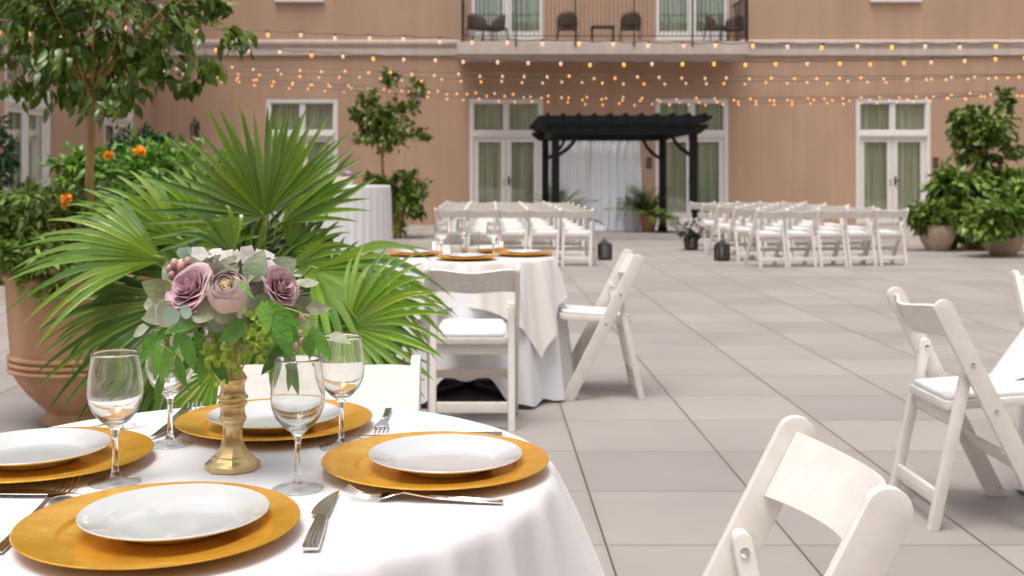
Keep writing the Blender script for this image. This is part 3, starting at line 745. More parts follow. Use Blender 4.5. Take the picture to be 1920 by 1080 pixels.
# ------------------------------------------------------------------ tableware
def charger(x, y, z, r=.1665, lab='', grp=None):
    k = r / .1635
    pr = [(.001, .0015), (.09, .0015), (.104, .003), (.150, .0135), (.1625, .0165), (.1635, .0175), (.1628, .0190), (.1595, .0188), (.121, .0125), (.1165, .0115), (.1125, .0070), (.108, .0055), (.05, .005), (.001, .005)]
    m = MB(); m.lathe([(a * k, b) for a, b in pr], 96, (0, 0, 0)); o = m.build('charger_plate', M['gold'], smooth=True, auto=R_(35)); o.location = (x, y, z)
    tag(o, lab, 'charger plate', grp); return o
def plate(x, y, z, r=.113, lab='', grp=None):
    k = r / .113
    pr = [(.001, .002), (.060, .002), (.062, .0), (.066, .0), (.068, .003), (.085, .009), (.105, .0165), (.1125, .0195), (.113, .0207), (.1122, .0217), (.108, .0205), (.088, .0135), (.078, .0105), (.073, .0075), (.068, .0062), (.03, .0056), (.001, .0056)]
    m = MB(); m.lathe([(a * k, b) for a, b in pr], 96); o = m.build('dinner_plate', M['china'], smooth=True, auto=R_(60)); o.location = (x, y, z)
    tag(o, lab, 'plate', grp); return o
gc, gp = 'gold charger plates', 'white dinner plates'
sets = [((-.392, 1.327), (-.378, 1.340), 'front left', 'nearest, lower left'), ((-.0745, 1.623), (-.060, 1.622), 'right', 'on the right of the near table'),
        ((-.672, 1.655), (-.684, 1.663), 'left', 'cut off at the left picture edge'), ((-.363, 1.896), (-.363, 1.892), 'back', 'behind the brass candlestick')]
zc = ZT + .001
for (a, b, q_, lab) in sets:
    charger(a[0], a[1], zc, lab='round gold leaf charger plate %s' % lab, grp=gc)
    plate(b[0], b[1], zc + .0057, lab='white dinner plate on the gold charger %s' % lab, grp=gp)
for px, Y, lab in ((874, 5.82, 'front of the second table'), (982, 6.12, 'right side of the second table'), (776, 6.12, 'left side of the second table'), (905, 6.42, 'far side of the second table')):
    x = (px - VX) * Y / F
    charger(x, Y, zc, lab='gold charger plate at the %s' % lab, grp=gc); plate(x, Y, zc + .0057, lab='white dinner plate at the %s' % lab, grp=gp)

def wineglass(x, y, z, h, lab):
    k = h / .178
    out = [(.001, .0), (.030, 0), (.0345, .0006), (.035, .0014), (.030, .0026), (.018, .0050), (.0085, .0085), (.0052, .014), (.0042, .025), (.0038, .045), (.0040, .062), (.0055, .072), (.011, .0785), (.0205, .086), (.0295, .097), (.0350, .110), (.0368, .122), (.0362, .136), (.0340, .155), (.0313, .1755), (.0308, .178), (.0301, .1775)]
    inn = [(.0304, .1735), (.0330, .155), (.0351, .136), (.0356, .122), (.0337, .111), (.0275, .0985), (.018, .0885), (.008, .0835), (.001, .0825)]
    t = thing('wine_glass', (x, y, z), random.uniform(0, 6), lab, 'wine glass', 'empty wine glasses')
    foot = out[:7] + [(.001, .0086)]; top = [(.001, .0088), (.0082, .0088)] + out[7:] + inn
    MB().lathe([(a * k, b * k) for a, b in foot], 48).build('foot', M['foot_glass'], t, smooth=True, merge=.00001)
    MB().lathe([(a * k, b * k) for a, b in top], 56).build('bowl', M['glass'], t, smooth=True, merge=.00001)
    return t
zg = ZT + .002
wineglass(-.5215, 1.551, zg, .184, 'empty wine glass between the left and front gold plates')
wineglass(-.508, 1.773, zg, .184, 'empty wine glass behind left, under the bouquet greenery')
wineglass(-.2594, 1.519, zg, .181, 'empty wine glass in front between bouquet and right plate')
wineglass(-.2307, 1.756, zg, .178, 'empty wine glass behind, between back and right gold plates')
for px, Y, lab in ((827, 6.0, 'empty wine glass left of the candle vases'), (925, 6.0, 'empty wine glass right of the candle vases'), (868, 6.45, 'empty wine glass behind the candle vases')):
    wineglass((px - VX) * Y / F, Y, zg, .19, lab)
def candle_vase(px, Y, r, h, lab):
    t = thing('candle_vase', ((px - VX) * Y / F, Y, zg), 0, lab, 'candle holder', 'glass cylinders with candles')
    MB().lathe([(.001, 0), (r + .012, 0), (r + .014, .006), (r, .010), (.001, .011)], 24).build('gold_base', M['gold'], t, smooth=True, auto=R_(40))
    MB().lathe([(r, .0115), (r, h), (r - .003, h), (r - .003, .014), (.001, .014)], 28).build('glass_cylinder', M['vase_glass'], t, smooth=True, auto=R_(40))
    MB().lathe([(.001, .0145), (r * .72, .0145), (r * .72, .05), (r * .5, .053), (.001, .050)], 20).build('candle', M['candle'], t, smooth=True, auto=R_(40))
candle_vase(856, 6.12, .036, .215, 'taller glass cylinder with white candle on the second table')
candle_vase(886, 5.98, .040, .14, 'shorter glass cylinder with white candle on the second table')

# cutlery: local x from handle end to tip
def strip(mb, sec, th=.0018):
    n = len(sec); vs = []
    for x, y0, y1, z in sec: vs += [(x, y0, z), (x, y1, z), (x, y1, z + th), (x, y0, z + th)]
    fs = [(0, 1, 2, 3), tuple((n - 1) * 4 + i for i in (3, 2, 1, 0))]
    for i in range(n - 1):
        a = i * 4; b = a + 4
        for k in range(4): fs.append((a + k, b + k, b + (k + 1) % 4, a + (k + 1) % 4))
    mb.add(vs, fs)
def place(o, a, b, L0):
    d = b - a; o.location = a; o.rotation_euler = (0, 0, math.atan2(d.y, d.x)); s = d.length / L0; o.scale = (s, min(s, 1.1), 1)
def fork(a, b, lab):
    t = thing('fork', (0, 0, 0), 0, lab, 'fork', 'steel forks on the near table')
    m = MB(); strip(m, [(0, -.0065, .0065, .001), (.03, -.0062, .0062, .0012), (.08, -.005, .005, .003), (.105, -.0035, .0035, .006), (.122, -.0028, .0028, .0085)], .0024)
    for yy in (-.003, 0, .003): strip(m, [(.004, yy * 1.0 - .0006, yy + .0006, .0034), (.09, yy * .7 - .0005, yy * .7 + .0005, .0064)], .0008)
    m.build('handle', M['steel'], t, bevel=.0006, seg=1)
    m = MB(); strip(m, [(.121, -.0028, .0028, .0085), (.130, -.006, .006, .0070), (.140, -.011, .011, .0040), (.150, -.0122, .0122, .0020)], .0016)
    for k in range(4):
        y = -.0102 + k * .0068; strip(m, [(.150, y - .0018, y + .0018, .0020), (.168, y - .0015, y + .0015, .0016), (.182, y - .0012, y + .0012, .0060), (.192, y - .0005, y + .0005, .0135)], .0014)
    m.build('tines', M['steel'], t, bevel=.0004, seg=1)
    place(t, a, b, .192); return t
def knife(a, b, lab):
    t = thing('table_knife', (0, 0, 0), 0, lab, 'knife', 'steel knives on the near table')
    m = MB(); strip(m, [(0, -.0085, .0085, .001), (.004, -.009, .009, .001), (.05, -.0085, .0085, .001), (.10, -.0065, .0065, .001), (.106, -.005, .005, .001)], .0055)
    for yy in (-.0045, 0, .0045): strip(m, [(.004, yy - .0012, yy + .0012, .0062), (.10, yy * .8 - .001, yy * .8 + .001, .0062)], .0014)
    m.build('handle', M['steel'], t, bevel=.0012, seg=2)
    m = MB(); strip(m, [(.106, -.006, .006, .003), (.111, -.0068, .011, .003), (.118, -.0072, .0142, .003), (.135, -.0078, .0140, .003), (.155, -.0083, .0110, .003), (.175, -.0088, .0055, .003), (.190, -.0091, -.0005, .003), (.205, -.0095, -.0085, .003)], .0012)
    m.build('blade', M['steel'], t, bevel=.0004, seg=1)
    place(t, a, b, .205); return t
zk = ZT + .002
fork(G(-8, 1040, zk), G(137, 905, zk), 'steel fork lying left of the nearest gold plate')
knife(G(582, 1034, zk), G(622, 925, zk), 'steel table knife lying right of the nearest gold plate')
fork(G(943, 944, zk), G(650, 932, zk), 'steel fork lying in front of the right gold plate')
knife(G(-190, 928, zk), G(162, 929, zk), 'steel table knife below the left gold plate at the edge')
fork(G(729, 768, zk), G(712, 814, zk), 'steel fork with tines towards us behind the right plate')
knife(G(942, 819, zk), G(668, 823, zk), 'steel table knife half hidden behind the right gold plate')
fork(G(62, 822, zk), G(275, 797, zk), 'steel fork behind the left gold plate')
fork(G(318, 822, zk), G(366, 768, zk), 'steel fork left of the back gold plate')
knife(G(352, 770, zk), G(292, 824, zk), 'steel table knife left of the back plate behind a glass')

# ------------------------------------------------------------------ candlestick and bouquet
CX, CY = -.376, 1.636
t = thing('candlestick', (CX, CY, ZT + .001), 0, 'octagonal brass coloured candlestick holding up the bouquet', 'candlestick')
sc = 1 / 3.6 / 1262
pr = [(1010, 0.1), (1010, 186), (975, 186), (945, 150), (930, 138), (918, 120), (895, 104), (860, 82), (800, 66), (740, 66), (705, 78), (688, 92), (668, 94), (655, 84), (600, 80), (582, 98), (567, 100), (560, 90), (550, 90), (545, 104), (530, 104), (515, 88), (480, 80), (440, 82), (425, 95), (405, 97), (390, 90), (350, 62), (320, 52), (240, 44), (170, 40), (170, .1)]
m = MB(); m.lathe([(b * sc, (1010 - a) * sc) for a, b in pr], 8, (0, 0, 0), R_(12)); m.build('stem', M['brass'], t, bevel=.0007, seg=2)

bq = thing('flower_bouquet', (0, 0, 0), 0, 'artificial bouquet of mauve roses and sage leaves on the brass candlestick', 'flowers')
YB_ = 1.60
def rose(c, axis, R, mt, name, layers=6, open_=.5, seed=0, heart=None):
    rnd = random.Random(seed); axis = Vector(axis).normalized(); q_ = Vector((0, 0, 1)).rotation_difference(axis)
    m = MB()
    for k in range(layers):
        f = (k + .6) / layers; n = 3 + k // 1 if k < 3 else 5; rk = R * (.10 + .62 * f); hk = R * (1.05 - .42 * f)
        for j in range(n):
            th0 = 2 * math.pi * j / n + k * .9 + rnd.uniform(-.2, .2); sp = 2 * math.pi / n * .72; hh = hk * rnd.uniform(.92, 1.08); tilt = rnd.uniform(.9, 1.12); ru = rnd.uniform(0, 6)
            def fp(u, v):
                uu = u * 2 - 1; th = th0 + uu * sp
                r = rk * tilt * (.35 + .65 * math.sin(min(1, v * 1.05) * math.pi / 2)) + open_ * f * R * .55 * max(0, v - .45) ** 1.5 * 2.2 + .03 * R * math.sin(3 * uu * 2 + ru) * v
                r *= 1 + .06 * abs(uu)
                z = hh * v * (1 - .30 * uu * uu * v) - open_ * f * R * .35 * max(0, v - .72) * 2
                return Vector(c) + q_ @ Vector((r * math.cos(th), r * math.sin(th), z - R * .45))
            m.grid(fp, 8, 7)
    o = m.build(name, M[mt], bq, smooth='keep' if False else True)
    if heart:
        m = MB()
        for j in range(26): m.leaf(Vector(c) + q_ @ Vector((rnd.uniform(-.3, .3) * R, rnd.uniform(-.3, .3) * R, R * .1)), q_ @ Vector((rnd.uniform(-.5, .5), rnd.uniform(-.5, .5), 1)), q_ @ Vector((rnd.uniform(-1, 1), rnd.uniform(-1, 1), 0)), R * .62, R * .32, .4, .4, 4, 1)
        m.build('petal_heart', M[heart], o, smooth=True)
    return o
def BP(px, py, dY=0): return P(px, py, YB_ + dY)
tag(rose(BP(358, 540, -.065), (-.45, -.68, .62), .038, 'mauve', 'rose', 7, .75, 1), 'dusty mauve open rose')
def peony(c, axis, R):
    rnd = random.Random(12); q_ = Vector((0, 0, 1)).rotation_difference(Vector(axis).normalized()); m = MB()
    for k in range(4):
        rr = R * (.80 + .07 * k); n = 5
        for j in range(n):
            t0 = 2 * math.pi * j / n + k * .7; op = .50 + .10 * k + rnd.uniform(-.08, .08)
            def fp(u, v):
                uu = u * 2 - 1; ph = math.pi - v * (math.pi - op * (1 + .25 * uu * uu)); th = t0 + uu * .85; r_ = rr * (1 + .03 * math.sin(5 * uu + k) + .05 * max(0, v - .85) * 6)
                return Vector(c) + q_ @ Vector((r_ * math.sin(ph) * math.cos(th), r_ * math.sin(ph) * math.sin(th), r_ * math.cos(ph)))
            m.grid(fp, 8, 8)
    o = m.build('peony', M['lilac'], bq, smooth=True); m = MB()
    for k in range(5):
        for j in range(3 + k):
            t0 = 2 * math.pi * j / (3 + k) + k; rk = R * (.10 + .125 * k); hh = R * (.42 - .03 * k)
            def fh(u, v):
                uu = u * 2 - 1; th = t0 + uu * 1.0; r_ = rk * (.7 + .3 * v) * (1 + .12 * math.sin(4 * uu + k))
                return Vector(c) + q_ @ Vector((r_ * math.cos(th), r_ * math.sin(th), R * .42 + hh * v * (1 - .2 * uu * uu) - R * .05 * k))
            m.grid(fh, 6, 4)
    m.build('petal_heart', M['cream'], o, smooth=True); return o
tag(peony(BP(428, 548, -.085), (0, -.80, .60), .029), 'pale lilac peony bud with cream heart')
tag(rose(BP(527, 538, -.04), (.75, -.5, .4), .032, 'mauve', 'rose', 6, .6, 3), 'mauve rose on the right side')
tag(rose(BP(392, 505, .0), (-.1, -.4, .9), .026, 'mauve', 'rose', 5, .5, 4), 'small mauve rose at the top')
tag(rose(BP(490, 565, -.03), (.5, -.8, .1), .026, 'whitepetal', 'rose', 5, .6, 5), 'white open rose')
m = MB(); rnd = random.Random(5)
for i in range(64):
    c = BP(rnd.uniform(372, 520), rnd.uniform(474, 522), rnd.uniform(-.03, .06)); ax = Vector((rnd.uniform(-.6, .6), rnd.uniform(-1, .1), rnd.uniform(.1, 1))).normalized(); a = ax.orthogonal().normalized()
    for k in range(5):
        dd = Matrix.Rotation(k * math.pi / 2.5 + i, 3, ax) @ a; m.leaf(c, dd + ax * .25, ax, .014, .014, .15, .15, 3, 1)
m.build('hydrangea_head', M['whitepetal'], bq, smooth=True)
for i, (px, py, r) in enumerate([(327, 494, 8), (340, 500, 9), (318, 503, 6), (352, 490, 7), (322, 515, 7), (555, 650, 7), (562, 625, 6), (549, 665, 6), (566, 595, 6), (566, 640, 7)]):
    MB().ball(BP(px, py, -.03), r / 1290, 10, (1, 1, 1.25)).build('berry', M['berry'], bq, smooth=True)
# sage leaves: base px,py, tip px,py, width px, depth offset, normal
def leaves(name, mt, lst, shape=0, fold=.18, droop=.1):
    for (x0, y0, x1, y1, wd, dy, tl) in lst:
        a = BP(x0, y0, dy); b = BP(x1, y1, dy + tl); d = b - a; m = MB()
        m.leaf(a, d, Vector((random.uniform(-.35, .35), -1, random.uniform(.0, .7))), d.length, wd / 1290 * (.74 if mt == 'fresh' else 1.12 if mt == 'dusty' else 1), fold + random.uniform(-.1, .15), random.uniform(-.05, droop + .1), 8, shape)
        m.build(name, M[mt], bq, smooth=True)
leaves('sage_leaf', 'dusty', [
    (330, 560, 266, 528, 44, -.05, 0), (335, 575, 262, 600, 40, -.05, .02), (325, 585, 290, 575, 44, -.06, 0), (335, 570, 300, 612, 48, -.07, .0), (345, 545, 305, 500, 40, -.03, 0),
    (415, 525, 445, 478, 40, -.03, 0), (470, 530, 490, 468, 44, -.04, 0), (450, 520, 470, 482, 36, -.02, 0), (510, 520, 556, 486, 46, -.02, 0), (500, 510, 503, 478, 22, 0, 0),
    (470, 560, 525, 600, 50, -.05, .01), (450, 580, 500, 560, 46, -.04, 0), (540, 560, 598, 585, 30, -.01, .02), (545, 575, 590, 560, 24, 0, .02), (360, 575, 408, 592, 46, -.085, 0),
    (405, 575, 445, 600, 40, -.085, 0), (430, 575, 420, 607, 34, -.085, 0), (540, 565, 560, 600, 30, -.02, 0), (350, 500, 372, 478, 30, .0, 0), (380, 500, 350, 482, 28, .02, 0), (330, 530, 310, 490, 32, 0, 0),
    (370, 600, 345, 622, 30, -.03, 0), (400, 520, 412, 476, 30, .03, 0), (300, 570, 268, 572, 34, -.01, 0), (480, 590, 540, 612, 36, -.02, 0), (465, 505, 520, 490, 36, .05, 0), (440, 500, 400, 484, 30, .06, 0), (560, 600, 590, 612, 22, 0, 0), (330, 600, 300, 625, 30, 0, 0)])
leaves('eucalyptus_leaf', 'euca', [(338, 590, 304, 594, 32, -.095, 0), (340, 592, 358, 578, 26, -.095, 0), (345, 600, 352, 618, 24, -.085, 0), (352, 478, 330, 470, 20, .02, 0), (345, 482, 362, 466, 24, .02, 0), (390, 605, 420, 618, 24, -.05, 0)], 1, .05)
leaves('green_leaf', 'fresh', [
    (492, 565, 505, 622, 40, -.10, 0), (500, 568, 562, 612, 34, -.09, 0), (520, 590, 545, 672, 44, -.10, -.01), (530, 600, 560, 640, 34, -.08, 0), (582, 612, 622, 676, 34, -.08, 0), (578, 628, 580, 672, 34, -.085, 0), (515, 600, 492, 675, 40, -.06, 0),
    (530, 645, 490, 705, 30, -.05, 0), (520, 660, 508, 730, 26, -.03, 0), (535, 655, 560, 742, 30, -.02, 0), (550, 660, 540, 735, 26, -.01, 0), (460, 605, 412, 640, 44, -.09, -.01), (378, 602, 305, 625, 24, -.09, 0),
    (345, 625, 362, 698, 36, -.09, 0), (300, 645, 282, 715, 28, -.07, 0), (290, 622, 268, 680, 34, -.02, 0), (320, 650, 298, 722, 30, -.04, 0), (330, 665, 350, 728, 22, -.03, 0), (325, 690, 358, 735, 16, -.02, 0), (400, 670, 428, 722, 30, -.06, 0), (385, 660, 375, 725, 32, -.03, 0),
    (410, 640, 395, 690, 34, 0, 0), (370, 620, 380, 680, 30, .02, 0), (430, 610, 470, 650, 34, .0, 0), (480, 605, 500, 660, 36, .02, 0), (350, 610, 320, 660, 32, .03, 0), (400, 600, 440, 640, 40, .03, 0), (460, 590, 540, 610, 40, .0, 0), (445, 525, 478, 560, 12, -.12, -.01), (330, 610, 285, 640, 30, 0, 0), (500, 640, 520, 700, 28, .02, 0), (305, 700, 290, 760, 22, -.01, 0), (365, 655, 340, 700, 26, .01, 0)])
m = MB(); rnd = random.Random(9)
for i in range(42):
    c = BP(rnd.gauss(482, 11), rnd.gauss(632, 17), -.07 + rnd.uniform(-.02, .02))
    for k in range(3): m.leaf(c, Vector((rnd.uniform(-1, 1), rnd.uniform(-1, .3), rnd.uniform(-1, 1))), rv(), .012, .010, .3, .2, 3, 1)
for i in range(34):
    c = BP(rnd.gauss(405, 16), rnd.gauss(668, 22), -.05 + rnd.uniform(-.02, .03))
    for k in range(3): m.leaf(c, Vector((rnd.uniform(-1, 1), rnd.uniform(-1, .3), rnd.uniform(-1, 1))), rv(), .013, .008, .3, .2, 3, 1)
m.build('lime_sprig', M['lime'], bq, smooth=True)
m = MB()
def st_(pts, r=.0011): m.tube([BP(*p) for p in pts], r, 6)
st_([(440, 640, 0), (480, 600, -.03), (500, 566, -.08)]); st_([(500, 566, -.08), (560, 585, -.09), (582, 612, -.085), (578, 630, -.085)]); st_([(560, 585, -.09), (592, 600, -.08)])
st_([(440, 600, 0), (385, 632, -.06), (330, 665, -.06), (322, 690, -.03)]); st_([(330, 665, -.06), (300, 645, -.07)]); st_([(540, 640, -.03), (515, 690, -.05), (500, 700, -.05)]); st_([(555, 600, -.04), (562, 640, -.03), (590, 690, -.02)])
for a in range(7): st_([(436 + (a - 3) * 5, 700, 0), (436 + (a - 3) * 12, 640, .0), (436 + (a - 3) * 22, 560, random.uniform(-.03, .05))], .0016)
m.build('flower_stems', M['lime'], bq, smooth=True)
# inner filler so the bouquet has volume
m = MB()
for i in range(260):
    c = BP(434 + rnd.gauss(0, 52), 575 + rnd.gauss(0, 24), .02 + rnd.uniform(-.05, .09)); d = (c - BP(434, 600, .02)) + rv(.03)
    m.leaf(c, d, rv() + Vector((0, -1, .5)), .036, .020, .2, .2, 4)
m.build('filler_foliage', M['dusty'], bq, smooth=True)

# ------------------------------------------------------------------ foliage
def foliage(mb, c, rad, clumps, per, L, W, droop=.0, spread=.28, seed=0, shell=.55, segs=3, shape=0, hang=0.0):
    rnd = random.Random(seed); c = Vector(c); rad = Vector(rad)
    for i in range(clumps):
        d = Vector((rnd.gauss(0, 1), rnd.gauss(0, 1), rnd.gauss(0, 1))).normalized(); rr = shell + (1 - shell) * rnd.random() ** .7
        if rnd.random() < .25: rr *= .5
        cc = c + Vector((d.x * rad.x, d.y * rad.y, d.z * rad.z)) * rr
        cs = spread * rnd.uniform(.6, 1.3)
        for k in range(int(per * rnd.uniform(.5, 1.4))):
            o = Vector((rnd.gauss(0, 1) * rad.x, rnd.gauss(0, 1) * rad.y, rnd.gauss(0, 1) * rad.z)) * cs * .55
            p = cc + o; out = (d + Vector((rnd.uniform(-1, 1), rnd.uniform(-1, 1), rnd.uniform(-1, 1))) * .9 + Vector((0, 0, -hang)))
            mb.leaf(p, out, Vector((rnd.uniform(-.8, .8), rnd.uniform(-.8, .8), 1)), L * rnd.uniform(.7, 1.25), W * rnd.uniform(.75, 1.2), rnd.uniform(.05, .4), rnd.uniform(0, .4) + droop, segs, shape)
    return mb
def limbs(mb, base, top, c, rad, n, r0, seed=0):
    rnd = random.Random(seed); base = Vector(base); top = Vector(top); pts = []
    for i in range(9):
        f = i / 8; pts.append(base.lerp(top, f) + Vector((math.sin(f * 5 + seed) * r0 * .5, math.cos(f * 4) * r0 * .4, 0)))
    mb.tube(pts, [r0 * (1.15 - .3 * i / 8) for i in range(9)], 12)
    for i in range(n):
        a = 2 * math.pi * i / n + rnd.uniform(-.4, .4); e = Vector(c) + Vector((math.cos(a) * rad[0] * .8, math.sin(a) * rad[1] * .8, rnd.uniform(-.2, .8) * rad[2])); mid = top.lerp(e, .45) + Vector((0, 0, .06 * rad[2]))
        mb.tube([top - Vector((0, 0, r0)), top.lerp(mid, .5), mid, mid.lerp(e, .5) + Vector((0, 0, .03)), e], [r0 * .62, r0 * .5, r0 * .35, r0 * .2, r0 * .08], 7)

# big terracotta urn
ux, uy = (152 - VX) * 5.35 / F, 5.35
t = thing('terracotta_urn', (ux, uy, 0), 0, 'tall terracotta urn with banded belly at the left picture edge', 'planter')
pr = [(.001, 0), (.165, 0), (.185, .01), (.187, .035), (.165, .05), (.160, .065), (.20, .10), (.255, .155), (.30, .215), (.325, .262)]
for zc_ in (.275, .305, .335): pr += [(.330, zc_ - .013), (.345, zc_ - .008), (.349, zc_), (.345, zc_ + .008), (.330, zc_ + .013)]
pr += [(.333, .36), (.345, .50), (.355, .66), (.357, .695), (.368, .70), (.372, .712), (.366, .724), (.352, .728), (.325, .76), (.30, .79), (.31, .805), (.33, .815), (.345, .83), (.345, .85), (.32, .855), (.30, .85), (.285, .80), (.001, .78)]
MB().lathe([(a * .955, b) for a, b in pr], 64).build('urn_body', M['terracotta'], t, smooth=True, auto=R_(50))
MB().lathe([(.30, .795), (.001, .815)], 24).build('soil', M['soil'], t)
# ficus tree in the urn
tt = thing('ficus_tree', (ux, uy, .81), 0, 'ficus tree with glossy drooping leaves growing from the big urn', 'tree')
top = P(170, 165, 5.35) - Vector((ux, uy, .81)); bs = P(172, 340, 5.35) - Vector((ux, uy, .81)); bs.z = 0
cc = P(180, 30, 5.35) - Vector((ux, uy, .81)); rad = (.66, .55, .42)
m = MB(); limbs(m, bs, top, cc, rad, 9, .021, 3); m.build('trunk', M['bark'], tt, smooth=True)
m = MB(); foliage(m, cc, rad, 92, 24, .070, .036, .1, .19, 11, .5, 4, 0, .75)
for (px, py, k, dy) in [(420, 60, 26, 0), (455, 75, 12, 0), (380, 110, 26, -.1), (340, 150, 22, 0), (300, 150, 20, -.1), (60, 170, 16, -.2), (20, 160, 18, -.2), (210, 185, 20, -.15), (240, 150, 22, -.2), (280, 120, 30, .1), (120, 140, 18, -.2), (400, 20, 26, 0), (330, 40, 30, -.1), (90, 150, 14, 0), (225, 200, 10, -.15)]:
    c_ = P(px, py, 5.3 + dy) - Vector((ux, uy, .81))
    foliage(m, c_, (.075, .09, .06), 3, k // 3 + 1, .072, .036, .1, .8, px, .3, 4, 0, 1.2)
m.build('crown', M['ficus'], tt, smooth=True)
# shrubs in the urn
def shrub(name, lab, cat, mt, loc, blobs, L, W, stem=None, grp=None, hang=.2, flowers=(), shape=0):
    o = thing(name, loc, 0, lab, cat, grp); m = MB(); loc = Vector(loc)
    for i, (px, py, Y, rx, rz, cl, per) in enumerate(blobs):
        c_ = P(px, py, Y) - loc; foliage(m, c_, (rx, rx * .9, rz), cl, per, L, W, .1, .3, i + int(abs(loc.x) * 10), .35, 3, shape, hang)
    m.build('foliage', M[mt], o, smooth=True)
    m = MB(); rnd = random.Random(3)
    for i, (px, py, Y, rx, rz, cl, per) in enumerate(blobs):
        for k in range(6):
            e = P(px, py, Y) - loc + Vector((rnd.uniform(-.7, .7) * rx, rnd.uniform(-.5, .5) * rx, rnd.uniform(-.5, .6) * rz)); b_ = Vector((rnd.uniform(-.06, .06), rnd.uniform(-.06, .06), 0)); m.tube([b_, b_.lerp(e, .5) + Vector((0, 0, .03)), e], [.006, .004, .002], 5)
    m.build('stems', M['bark'], o)
    for (px, py, Y, r) in flowers:
        m = MB(); c_ = P(px, py, Y) - loc
        for k in range(46):
            d = Vector((rnd.gauss(0, 1), rnd.gauss(0, 1), rnd.gauss(0, 1) * .7 + .3)).normalized(); m.leaf(c_ + d * r * .2, d, rv(), r * .85, r * .6, .2, .3, 3, 1)
        m.build('flower_head', M['orange_petal'], o, smooth=True)
    return o
shrub('marigold_shrub', 'leafy shrub with one orange marigold in the big urn under the ficus', 'shrub', 'shrub', (ux, uy, .81),
      [(70, 420, 5.3, .33, .17, 52, 26), (-10, 440, 5.3, .2, .2, 24, 20), (160, 400, 5.5, .24, .16, 28, 24), (110, 490, 5.05, .18, .07, 14, 14), (60, 370, 5.2, .22, .06, 14, 14), (30, 475, 5.0, .22, .08, 18, 18), (90, 468, 4.98, .22, .09, 18, 18), (90, 545, 4.95, .07, .04, 5, 10), (60, 520, 4.95, .05, .05, 4, 8)], .055, .024, flowers=[(124, 372, 4.95, .028), (122, 386, 4.96, .018)])
# trailing tendril over the urn
# planting further back
def bowl(x, y, r, h, lab, mt='terracotta_pale', grp='round bowl planters', name='bowl_planter'):
    o = thing(name, (x, y, 0), 0, lab, 'planter', grp)
    MB().lathe([(.001, 0), (r * .5, 0), (r * .55, .02), (r * .82, h * .35), (r * .99, h * .68), (r, h * .84), (r * .93, h * .95), (r * .97, h), (r * .88, h), (r * .86, h * .9), (.001, h * .88)], 40).build('bowl', M[mt], o, smooth=True, auto=R_(50))
    MB().lathe([(r * .86, h * .885), (.001, h * .93)], 20).build('soil', M['soil'], o)
    return o
bx, by = (300 - VX) * 7.6 / F, 7.6
bowl(bx, by, .42, .62, 'terracotta planter behind the fan palm under a bright shrub', 'terracotta', 'round bowl planters')
shrub('flowering_shrub', 'bright green shrub with orange flowers behind the fan palm', 'shrub', 'bright', (bx, by, .55),
      [(300, 330, 7.6, .46, .22, 70, 22), (200, 340, 7.5, .36, .18, 50, 22), (150, 325, 7.4, .20, .13, 20, 16), (390, 320, 7.7, .3, .18, 30, 20), (250, 400, 7.3, .4, .22, 40, 22), (120, 310, 7.4, .10, .05, 7, 10)], .085, .032,
      flowers=[(261, 285, 7.2, .045), (204, 292, 7.2, .036)])
bx, by = (270 - VX) * 12.5 / F, 12.5
bowl(bx, by, .5, .7, 'planter by the side wing holding dark evergreen shrubs', 'terracotta')
shrub('dark_shrub', 'dark evergreen shrub in front of the side wing wall', 'shrub', 'darkleaf', (bx, by, .6),
      [(250, 290, 12.5, .42, .25, 46, 26), (205, 300, 12.4, .25, .2, 22, 22), (305, 290, 12.6, .25, .22, 22, 22), (278, 258, 12.5, .10, .10, 9, 16), (260, 340, 12.4, .6, .3, 40, 24)], .085, .035, grp=None)
bx, by = (-20 - VX) * 12.5 / F, 12.5
bowl(bx, by, .5, .7, 'planter in front of the side wing door at the picture edge', 'terracotta')
shrub('dark_shrub', 'dark shrub at the left picture edge by the wing door', 'shrub', 'darkleaf', (bx, by, .6),
      [(-5, 300, 12.4, .2, .32, 30, 24), (-8, 245, 12.4, .12, .14, 12, 16), (-20, 370, 12.5, .4, .3, 30, 24)], .085, .035)
# potted tree in front of far wall
px0 = 733; Y0 = 22.0; bx = (px0 - VX) * Y0 / F
o = thing('tall_planter', (bx, Y0, 0), 0, 'terracotta pot of the slender tree by the far wall', 'planter')
MB().lathe([(.001, 0), (.20, 0), (.22, .03), (.27, .35), (.30, .55), (.33, .56), (.33, .64), (.29, .64), (.28, .58), (.001, .57)], 36).build('pot', M['terracotta'], o, smooth=True, auto=R_(40))
o = thing('potted_tree', (bx, Y0, .57), 0, 'slender potted tree with open crown in front of far wall', 'tree')
L0 = Vector((bx, Y0, .57))
m = MB(); limbs(m, P(718, 400, Y0) - L0 - Vector((0, 0, .2)), P(717, 292, Y0) - L0, P(722, 225, Y0) - L0, (.55, .5, .6), 8, .030, 5)
for (px, py) in ((735, 120), (675, 165), (790, 165), (800, 250), (660, 225)): m.tube([P(717, 290, Y0) - L0, P(720, 240, Y0) - L0, P(px, py, Y0) - L0], [.02, .015, .004], 6)
m.build('trunk', M['bark'], o, smooth=True)
m = MB()
for i, (px, py, rx, rz, cl, per) in enumerate([(722, 235, .54, .46, 56, 20), (728, 250, .62, .28, 34, 18), (735, 140, .20, .28, 14, 18), (685, 180, .2, .2, 12, 15), (785, 165, .22, .16, 11, 13), (790, 250, .16, .12, 8, 14), (660, 210, .14, .16, 8, 12), (760, 190, .25, .25, 14, 16), (700, 215, .35, .3, 18, 18)]):
    foliage(m, P(px, py, Y0) - L0, (rx, rx, rz), cl, per, .115, .06, .05, .3, i + 40, .35, 3, 0, .4)
m.build('crown', M['tree2'], o, smooth=True)
